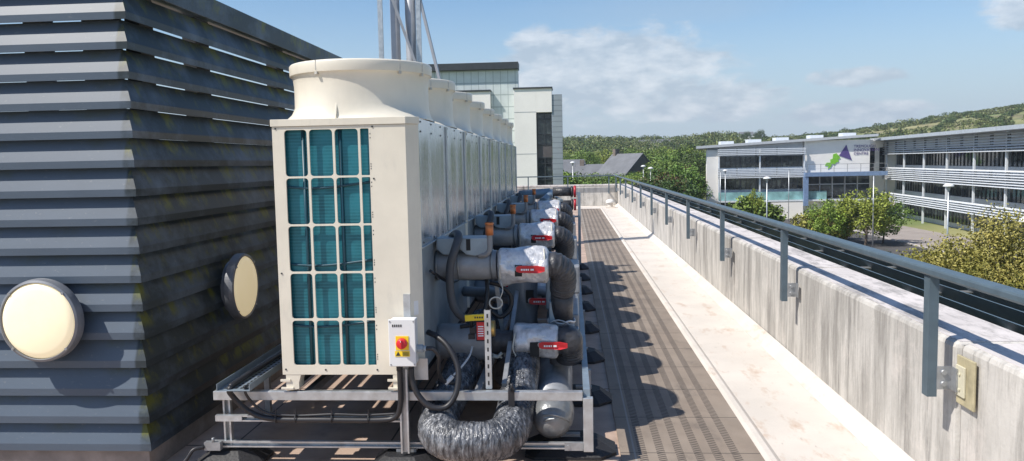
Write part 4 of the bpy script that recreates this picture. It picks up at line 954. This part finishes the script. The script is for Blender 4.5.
for (z0, z1) in ((.5, 2.1), (-2.7, -.8), (-6.5, -3.2)):
    for i in range(4):
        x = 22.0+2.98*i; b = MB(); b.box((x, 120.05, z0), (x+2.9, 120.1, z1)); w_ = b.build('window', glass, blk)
        b = MB()
        for q in (0, .72, 1.43, 2.14, 2.83): b.box((x+q, 119.98, z0), (x+q+.07, 120.045, z1))
        b.build('frame', frame_d, w_)
for zs in ([3.05, 2.8, 2.55, 2.3], [.15, -.08, -.32, -.56, -.80, -1.04]):
    b = MB()
    for z in zs: b.box((21.5, 118.8, z), (34.0, 119.0, z+.13))
    bs = b.build('brise_soleil', silverp, blk)
    b = MB()
    for x in (21.6, 24.2, 26.9, 29.9, 33.6): b.box((x, 119.02, zs[-1]-.1), (x+.12, 119.1, zs[0]+.25))
    b.build('hanger', frame_d, bs)
for x in (21.6, 27.5, 33.8):
    b = MB(); b.box((x, 119.2, -7.2), (x+.18, 119.4, 3.2)); b.build('column', silverp, blk)
b = MB(); b.box((21.6, 118.9, -4.3), (37, 118.95, -3.1)); b.build('glass_balustrade', gbal, blk)
b = MB(); b.box((21.5, 118.5, -4.55), (45, 120.0, -4.32)); b.build('terrace_slab', silverp, blk)
# entrance canopy, balcony rail, glazing
b = MB(); b.box((33.7, 118.0, -.98), (45.2, 119.7, -.40)); b.box((33.6, 118.1, -5.2), (34.2, 118.7, -.99)); b.build('canopy', bluep, blk)
b = MB()
for x in np.arange(34.0, 45.3, 1.86): b.box((x, 118.05, -.39), (x+.06, 118.11, .72))
b.box((34, 118.05, .722), (45.2, 118.11, .78)); b.box((34, 118.06, .1), (45.2, 118.10, .13)); b.build('balcony_rail', dull, blk)
for i in range(5):
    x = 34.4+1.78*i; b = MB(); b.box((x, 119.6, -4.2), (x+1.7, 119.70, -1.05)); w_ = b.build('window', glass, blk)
    b = MB(); b.box((x, 119.5, -2.2), (x+1.7, 119.58, -2.1)); b.box((x, 119.51, -4.2), (x+.08, 119.58, -1.05)); b.build('frame', silverd, w_)
for x0_, x1_ in ((44.0, 45.0), (45.7, 47.3)):
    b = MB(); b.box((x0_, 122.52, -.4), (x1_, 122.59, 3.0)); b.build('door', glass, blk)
b = MB(); b.box((28.4, 117.2, -7.2), (33.2, 117.4, -4.6)); b.build('retaining_wall', bwhite, blk)
for x in (22.5, 26.5, 30.5, 35.5, 40.2):
    b = MB(); z = 3.72+(x-18.4)*.0483; b.box((x, 122, z+.02), (x+1.9, 124, z+.50)); b.build('rooflight', silverp, blk)
# sign: purple triangle, green map shape, wording
sg = empty('building_sign', (39.7, 119.72, 3), 'purple triangle and green shape logo with purple lettering on the white wall', 'sign')
def flat(pts, y, th, m, nm):
    n = len(pts); b = MB(); b.add([(x, y, z) for x, z in pts]+[(x, y+th, z) for x, z in pts], [tuple(range(n)), tuple(range(2*n-1, n-1, -1))]+[(i, (i+1) % n, n+(i+1) % n, n+i) for i in range(n)]); return b.build(nm, m, sg)
flat([(39.95, 3.48), (38.95, 1.95), (40.75, 1.25)], 119.68, .06, purple, 'triangle')
flat([(38.1, 2.15), (38.55, 2.3), (38.95, 1.9), (39.15, 1.55), (38.85, 1.45), (38.9, 1.05), (38.55, .95), (38.35, .65), (38.0, .75), (37.75, .25), (37.35, .05), (37.5, .45), (36.95, .55), (37.2, .95), (37.75, .95), (37.7, 1.4), (38.05, 1.5)], 119.67, .05, green, 'map_shape')
for i, tx in enumerate(('TREMOUGH', 'INNOVATION', 'CENTRE')): text_mesh(tx, .56, purple, sg, 'lettering', (41.0, 119.70, 3.05-.52*i), (R(90), 0, 0), .01)

# stone houses in the valley
def house(x, y, z, w, d, h, rh, rz, label, gable=stone):
    r_ = empty('stone_house', (x, y, z), label, 'house', 'slate roofed houses in the valley', rz)
    def lb(nm, m, f): b = MB(); f(b); me_off = Vector(r_.location); b.v = [(a+me_off.x, c+me_off.y, e+me_off.z) for a, c, e in b.v]; return b.build(nm, m, r_)
    lb('wall', gable, lambda b: b.add([(-w, -d, 0), (w, -d, 0), (w, d, 0), (-w, d, 0), (-w, -d, h), (w, -d, h), (w, d, h), (-w, d, h), (-w, 0, h+rh), (w, 0, h+rh)],
        [(0, 1, 5, 4), (1, 2, 6, 9, 5), (2, 3, 7, 6), (3, 0, 4, 8, 7)]))
    lb('front_wall', bwhite, lambda b: b.box((-w+.1, -d-.06, 0), (w-.1, -d-.01, h-.1)))
    lb('roof', slate, lambda b: b.add([(-w-.3, -d-.4, h-.1), (w+.3, -d-.4, h-.1), (w+.3, 0, h+rh+.15), (-w-.3, 0, h+rh+.15), (-w-.3, d+.4, h-.1), (w+.3, d+.4, h-.1),
        (-w-.3, -d-.4, h-.3), (w+.3, -d-.4, h-.3), (w+.3, 0, h+rh-.05), (-w-.3, 0, h+rh-.05), (-w-.3, d+.4, h-.3), (w+.3, d+.4, h-.3)], [(0, 1, 2, 3), (3, 2, 5, 4), (6, 9, 8, 7), (9, 10, 11, 8), (0, 6, 7, 1), (4, 5, 11, 10), (1, 7, 8, 2), (2, 8, 11, 5), (0, 3, 9, 6), (3, 4, 10, 9)]))
    c = [None]
    def chm(b): b.box((-w+.5, -.5, h+rh-.3), (-w+1.4, .5, h+rh+1.1))
    lb('chimney', stone, chm)
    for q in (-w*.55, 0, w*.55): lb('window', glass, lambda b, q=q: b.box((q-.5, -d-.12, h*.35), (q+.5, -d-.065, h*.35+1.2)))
house(-3.5, 180, -6.5, 6.5, 4.2, 6.0, 2.7, R(6), 'long slate roofed house just right of the white building')
house(6.8, 172, -6.5, 5.2, 4.0, 5.0, 2.6, R(-8), 'low pale walled slate roofed house between two others')
house(11.3, 160, -6.0, 4.6, 4.0, 5.2, 3.9, R(-56), 'slate roofed house with a large brown stone gable facing right')
# distant white sheds on the hill
for i, (x, y, w_, l) in enumerate(((46, 430, 9, 'long white shed far off on the ridge left of the office block'), (108, 500, 4, 'small white cottage on the hill above the office block roof'))):
    r_ = empty('far_house', (x, y, ground_h(x, y)), l, 'house'); z = ground_h(x, y)
    b = MB(); b.box((x-w_, y, z-1), (x+w_, y+6, z+4.0)); b.build('wall', bwhite, r_)
    b = MB(); b.add([(x-w_-.3, y-.3, z+4.0), (x+w_+.3, y-.3, z+4.0), (x+w_+.3, y+3, z+6), (x-w_-.3, y+3, z+6), (x-w_-.3, y+6.3, z+4.0), (x+w_+.3, y+6.3, z+4.0)], [(0, 1, 2, 3), (3, 2, 5, 4), (0, 3, 4), (1, 5, 2), (0, 4, 5, 1)]); b.build('roof', slate, r_)

# roads and paving
sheet('car_park', 14, 41, 60, 116, -6.90, asph)
sheet('pavement', 33, 41.0, 58, 117.5, -6.88, pave)
b = MB(); b.box((33.0, 58, -6.9), (33.15, 116, -6.77)); tag(b.build('kerb', copm), kind='structure')

# lamp posts
def lamp_post(x, y, zh, label, r_=.36):
    o = empty('lamp_post', (x, y, -7), label, 'lamp post', 'white domed lamp posts in the grounds')
    b = MB(); b.tube([(x, y, -7.1), (x, y, zh-.35)], [.07, .05], 10); b.build('pole', steel, o)
    b = MB(); b.lathe([(.05, zh-.42), (.10, zh-.30), (.12, zh-.12), (.10, zh-.10)], (x, y, 0), 16); b.build('lantern', mat('lantern_grey', (.4, .42, .44), .3), o)
    b = MB(); b.lathe([(.001, zh-.10), (r_*.95, zh-.10), (r_, zh-.07), (r_*.85, zh+.02), (r_*.5, zh+.10), (.001, zh+.13)], (x, y, 0), 20); b.build('dome', white, o)
LAMPS = [(18.0, 75, -.0, 'white domed lamp post in front of the office block hedge', .36), (20.5, 108, .30, 'small white domed lamp post near left end of the office block', .36),
         (10.1, 102, .85, 'right one of the pair of white domed lamp posts before the woods', .36), (10.1, 112, 1.05, 'left one of the pair of white domed lamp posts before the woods', .36),
         (.35, 105, 1.75, 'white domed lamp post in front of the slate roofed house', .36), (25.9, 57, -.30, 'white domed lamp post in front of the long office wing', .36),
         (18.6, 34, -.92, 'large white lamp dome rising above the golden bush at right edge', .36)]
for a in LAMPS: lamp_post(*a)
o = MB(); o.tube([(28.6, 78, -7.1), (28.6, 78, -.1)], [.07, .05], 10); tag(o.build('metal_pole', steel), 'plain grey pole standing in front of the light green tree', 'pole')
for i, x in enumerate((20.6, 29.8)):
    o = MB(); o.tube([(x, 112, -7.1), (x, 112, .1)], .05, 8); o.box((x-.05, 111.9, .1), (x+.7, 112.1, .2)); tag(o.build('lamp_bracket_pole', steel), ('thin grey pole at the left end', 'thin grey pole at the middle')[i]+' of the office block front', 'pole')

# ================================================================== vegetation
def leaves_np(centers, radii, per, size, seed, squash=1.0, shell=.55):
    rg = np.random.default_rng(seed); n = len(centers)*per
    c = np.repeat(np.asarray(centers, float), per, 0); r = np.repeat(np.asarray(radii, float), per)
    d = rg.normal(size=(n, 3)); d /= np.linalg.norm(d, axis=1)[:, None]
    rad = r*(shell+(1-shell)*rg.random(n))*(.85+.3*rg.random(n)); d[:, 2] *= squash
    p = c+d*rad[:, None]
    nn = d*.7+rg.normal(size=(n, 3))*.75+np.array([0, 0, .35]); nn /= np.linalg.norm(nn, axis=1)[:, None]
    a = np.cross(nn, rg.normal(size=(n, 3))); a /= np.linalg.norm(a, axis=1)[:, None]; b = np.cross(nn, a)
    s = size*(.6+.8*rg.random(n))[:, None]
    k = .55
    V = np.stack([p-a*s, p-b*s*k, p+a*s, p+b*s*k], 1).reshape(-1, 3)
    return V
def quads_obj(name, V, m, parent=None):
    n = len(V)//4; me = bpy.data.meshes.new(name); me.vertices.add(n*4); me.vertices.foreach_set('co', V.astype(np.float32).ravel())
    me.loops.add(n*4); me.loops.foreach_set('vertex_index', np.arange(n*4, dtype=np.int32)); me.polygons.add(n)
    me.polygons.foreach_set('loop_start', np.arange(0, n*4, 4, dtype=np.int32)); me.polygons.foreach_set('loop_total', np.full(n, 4, dtype=np.int32))
    me.update(calc_edges=True); me.validate(); me.materials.append(m)
    o = bpy.data.objects.new(name, me); COL.objects.link(o)
    if parent: o.parent = parent
    return o
def clumps(rx, ry, rz, n, cr, seed, base=0.0):
    rg = np.random.default_rng(seed); C, Rr = [], []
    while len(C) < n:
        p = rg.uniform(-1, 1, 3)
        q = np.linalg.norm(p)
        if q > 1 or q < .35: continue
        w = 1-.25*max(0, p[2]); C.append((p[0]*rx*w, p[1]*ry*w, base+rz+p[2]*rz)); Rr.append(cr*rg.uniform(.55, 1.25))
    return np.array(C), np.array(Rr)
def make_tree(name, H, rx, m, seed, n=46, per=150, size=.15, crown=.72, cr=None, trunk_r=.18):
    root = empty(name, (0, 0, 0))
    rz = H*crown/2; C, Rr = clumps(rx, rx, rz*.92, n, cr or rx*.34, seed, H*(1-crown))
    t = MB(); pts = [(0, 0, -.5), (.05*rx, .02*rx, H*.25), (-.04*rx, .05*rx, H*.5), (.02, 0, H*.82)]; t.tube(spline(pts, 4), [trunk_r*(1-.85*i/12) for i in range(13)], 8)
    t.build('trunk', bark, root)
    l = MB(); rg = random.Random(seed)
    for i in range(0, len(C), 5):
        z0 = H*rg.uniform(.22, .5); l.tube([(0, 0, z0), (C[i][0]*.5, C[i][1]*.5, (z0+C[i][2])/2+.1), tuple(C[i])], [trunk_r*.4, trunk_r*.25, .02], 5)
    l.build('limbs', bark, root)
    quads_obj('crown', leaves_np(C, Rr, per, size, seed+1), m, root)
    return root
KIND = {}
def kind_tree(key, mk): KIND[key] = mk; mk.location = (0, 0, -300)
T = {
 'dark': (lambda: make_tree('broadleaf_tree', 9.5, 4.0, leafB, 21)),
 'mid': (lambda: make_tree('broadleaf_tree', 8.5, 3.8, leafA, 22)),
 'mid2': (lambda: make_tree('broadleaf_tree', 8.5, 3.4, leafA, 27, n=40)),
 'light': (lambda: make_tree('broadleaf_tree', 8.0, 3.2, leafC, 23, n=38)),
 'bronze': (lambda: make_tree('broadleaf_tree', 8.0, 3.0, leafE, 24, n=36)),
}
DESC = {'dark': 'dark green bushy tree in the belt of woodland beyond the end parapet', 'mid': 'mid green rounded tree in the belt of woodland beyond the end parapet',
        'mid2': 'mid green narrow tree in the belt of woodland beyond the end parapet', 'light': 'fresh light green tree in the belt of woodland beyond the end parapet', 'bronze': 'bronze leaved tree in the belt of woodland beyond the end parapet'}
used = {}
def place(kind, x, y, sc, rz=None, label=None, group=None, top=None):
    if kind not in used:
        r_ = T[kind](); used[kind] = r_
    else: r_ = copy_tree(used[kind])
    z = ground_h(x, y)-.2
    H = {'dark': 9.5, 'mid': 8.5, 'mid2': 8.5, 'light': 8, 'bronze': 8}[kind]
    if top is not None: sc = max(.35, (top-z)/H)
    r_.location = (x, y, z); r_.rotation_euler = (0, 0, random.uniform(0, 6.28) if rz is None else rz); r_.scale = (sc*random.uniform(.95, 1.2), sc*random.uniform(.95, 1.2), sc)
    tag(r_, label or DESC[kind], 'tree', group or ('belt trees, '+kind)); return r_
rs_ = random.Random(5)
# belt in front of the houses and across the valley (sizes set so tops meet camera sight lines to image rows)
for i in range(64):
    y = rs_.uniform(96, 152); px = rs_.uniform(-.012, .138)
    if i < 16: y = rs_.uniform(75, 95); px = rs_.uniform(-.012, .12)
    x = y*px
    if x > 19.5 and y > 105: x -= 6
    f = px/.16
    zt = 1.8-(.018-.006*min(1,max(0,(y-60)/60)))*y + rs_.uniform(-.9, .4) + f*y*.004
    if .0 < px < .105: zt -= .9 if y < 160 else 0
    kd = rs_.choice(['dark', 'mid', 'mid', 'mid2', 'light', 'mid', 'dark', 'mid2', 'bronze' if px > .09 else 'mid'])
    place(kd, x, y, 1, top=zt)
for x, y, t_ in ((17, 150, 2.2), (20, 158, 3.6), (24, 165, 4.6), (14, 190, 3.8), (27, 190, 5), (21, 200, 5.4), (30, 210, 5.8), (24, 150, 3), (4, 215, 5.2), (-2, 220, 4.4), (9, 225, 5.5), (17, 225, 5.6), (26, 235, 6), (-1, 250, 6.0), (35, 170, 4), (30, 160, 3.5), (33, 240, 6)):
    place(rs_.choice(['dark', 'mid', 'light', 'mid']), x, y, 1, top=t_, label=None, group=None)
# trees near the offices
place('light', 28.6, 80, .9, label='light green airy tree in front of the office block entrance', group='trees by the offices', top=-1.0)
place('light', 25.9, 82, .8, label='light green tree just left of the airy entrance tree', group='trees by the offices', top=-2.2)
place('mid', 31.0, 82, .8, label='mid green tree beside the grey pole at the entrance', group='trees by the offices', top=-2.2)
place('light', 21.0, 93, .5, label='small thin tree against the office block windows', group='trees by the offices', top=-1.2).scale = (.35, .35, .72)
# hedges
def shrub(name, x, y, z, rx, ry, rz, m, seed, label, n=60, per=70, size=.10, cat='shrub', cr=None):
    C, Rr = clumps(rx, ry, rz, n, cr or min(rx, ry)*.32, seed)
    r_ = empty(name, (x, y, z), label, cat)
    quads_obj('foliage', leaves_np(C, Rr, per, size, seed+1, shell=.5), m, r_)
    t = MB()
    for k in range(7):
        i = k*5 % len(C); t.v  # stems
        b0 = Vector((x+C[i][0]*.15, y+C[i][1]*.15, ground_h(x, y)-.1 if y < 150 else z)); e0 = Vector((x+C[i][0], y+C[i][1], z+C[i][2])); t.tube([b0, b0.lerp(e0, .5)+Vector((0, 0, .2)), e0], [.08, .05, .02], 6)
    t.build('stems', bark, r_); return r_
shrub('hedge', 20.6, 93, -7.0, 3.3, 1.8, 2.1, leafA, 31, 'rounded green hedge in front of the office block', n=90, size=.22, cat='hedge', cr=.9)
shrub('hedge', 26.6, 86, -7.0, 3.3, 1.8, 1.6, leafD, 33, 'low golden brown hedge left of the entrance tree', n=60, size=.2, cat='hedge', cr=.8)
shrub('hedge', 15.0, 101, -7.0, 2.2, 1.5, 1.2, leafD, 34, 'small golden hedge at the left end of the office block', n=50, size=.2, cat='hedge', cr=.7)
shrub('golden_tree', 11.8, 22.5, -6.9, 4.2, 2.5, 3.38, leafD, 41, 'big golden green leafy tree crown just beyond the handrail at right', n=520, per=560, size=.040, cat='tree', cr=.66)
shrub('dark_shrub', 17.0, 48, -7.0, 3.2, 2.0, 1.6, leafB, 47, 'dark green shrub low beyond the fins, left of the golden tree', n=60, size=.14)

# far woodland and hedgerows: one uncountable mass
def far_blobs(pts, rad, per, size, m, name, label, seed):
    C = np.array(pts); V = leaves_np(C, np.array(rad), per, size, seed, squash=.75, shell=.8)
    return tag(quads_obj(name, V, m), label, 'woodland', kind='stuff')
P1, R1, P2, R2 = [], [], [], []
rg = np.random.default_rng(3)
for i in range(5200):
    a = rg.uniform(-.62, .62); d = 170+rg.random()**.8*520
    if a > .17 and d < 160: continue
    x, y = d*math.sin(a), d*math.cos(a)
    if abs(x-6) < 14 and y < 205: continue
    if 14 < x < 60 and y < 150: continue
    r_ = rg.uniform(2.0, 4.2)
    dens_ = .5+.5*math.sin(x*.03+2*math.sin(y*.017))*math.sin(y*.025+x*.008)
    if a > .20:
        if dens_ < .78 and rg.random() < .97: continue
        if rg.random() < .3: continue
        r_ = rg.uniform(1.2, 2.8)
    elif dens_ > .93: continue
    z = ground_h(x, y)+r_*.7+(1.5 if a < .2 else .2)
    (P1 if rg.random() < .55 else P2).append((x, y, z)); (R1 if len(P1)+len(R1) < 2*len(P1) else R2).append(r_)
# hedgerow lines on the right hill
for k in range(9):
    a0 = .22+.045*k
    for s in np.linspace(0, 1, 46):
        d = 330+300*s; a = a0+.10*s*math.sin(k*1.7); x, y = d*math.sin(a), d*math.cos(a); P2.append((x, y, ground_h(x, y)+1.0)); R2.append(rg.uniform(1.2, 2.2))
for d0 in (300, 360, 430, 500, 560, 610):
    for a in np.linspace(.16, .62, 120):
        d = d0+12*math.sin(a*25+d0); x, y = d*math.sin(a), d*math.cos(a); r_ = rg.uniform(1.0, 2.3)
        if rg.random() < .8: P1.append((x, y, ground_h(x, y)+.9)); R1.append(r_)
# skyline trees
for a in np.linspace(-.3, .62, 260):
    d = 618+rg.uniform(-12, 20); a += rg.uniform(-.002, .002); x, y = d*math.sin(a), d*math.cos(a); r_ = rg.uniform(1.5, 3.6)*(1 if a < .25 else .6); P1.append((x, y, ground_h(x, y)+r_*.6)); R1.append(r_)
m_ = min(len(P1), len(R1)); 
while len(R1) < len(P1): R1.append(2.6)
while len(R2) < len(P2): R2.append(2.6)
far_blobs(P1, R1[:len(P1)], 90, .5, leafF, 'far_woodland', 'mixed green woodland covering the far hillside', 51)
far_blobs(P2, R2[:len(P2)], 90, .5, leafB, 'far_dark_woodland', 'darker clumps of trees and hedgerows on the far hillside', 52)
for x, y, s, l in ((99, 460, .72, 'left one of two dark round trees on the skyline above the office block'), (107, 462, .78, 'right one of two dark round trees on the skyline above the office block'), (48.5, 530, .85, 'dark rounded tree clump on the ridge left of the office block'), (56, 535, .9, 'smaller dark tree beside the ridge clump left of the office block')):
    t_ = place('dark', x, y, s, label=l, group=None); t_.pop('group', None) if 'group' in t_ else None; t_.scale = (s*1.1, s*1.1, s)
# air: pale haze round the camera and the whole scene
hb = MB(); hb.box((-1400, -420, -30), (1400, 1400, 75)); hz_ = hb.build('haze', None); hz_.data.materials.clear()
hm = bpy.data.materials.new('haze'); hm.use_nodes = True; hm.node_tree.nodes.clear()
pv = hm.node_tree.nodes.new('ShaderNodeVolumePrincipled'); ho = hm.node_tree.nodes.new('ShaderNodeOutputMaterial')
pv.inputs['Density'].default_value = .00026; pv.inputs['Color'].default_value = (.86, .91, 1, 1); pv.inputs['Anisotropy'].default_value = .2
hm.node_tree.links.new(pv.outputs[0], ho.inputs['Volume']); hz_.data.materials.append(hm); tag(hz_, 'thin pale haze in the air over the whole place', 'haze', kind='stuff')
print('objects', len(bpy.data.objects))
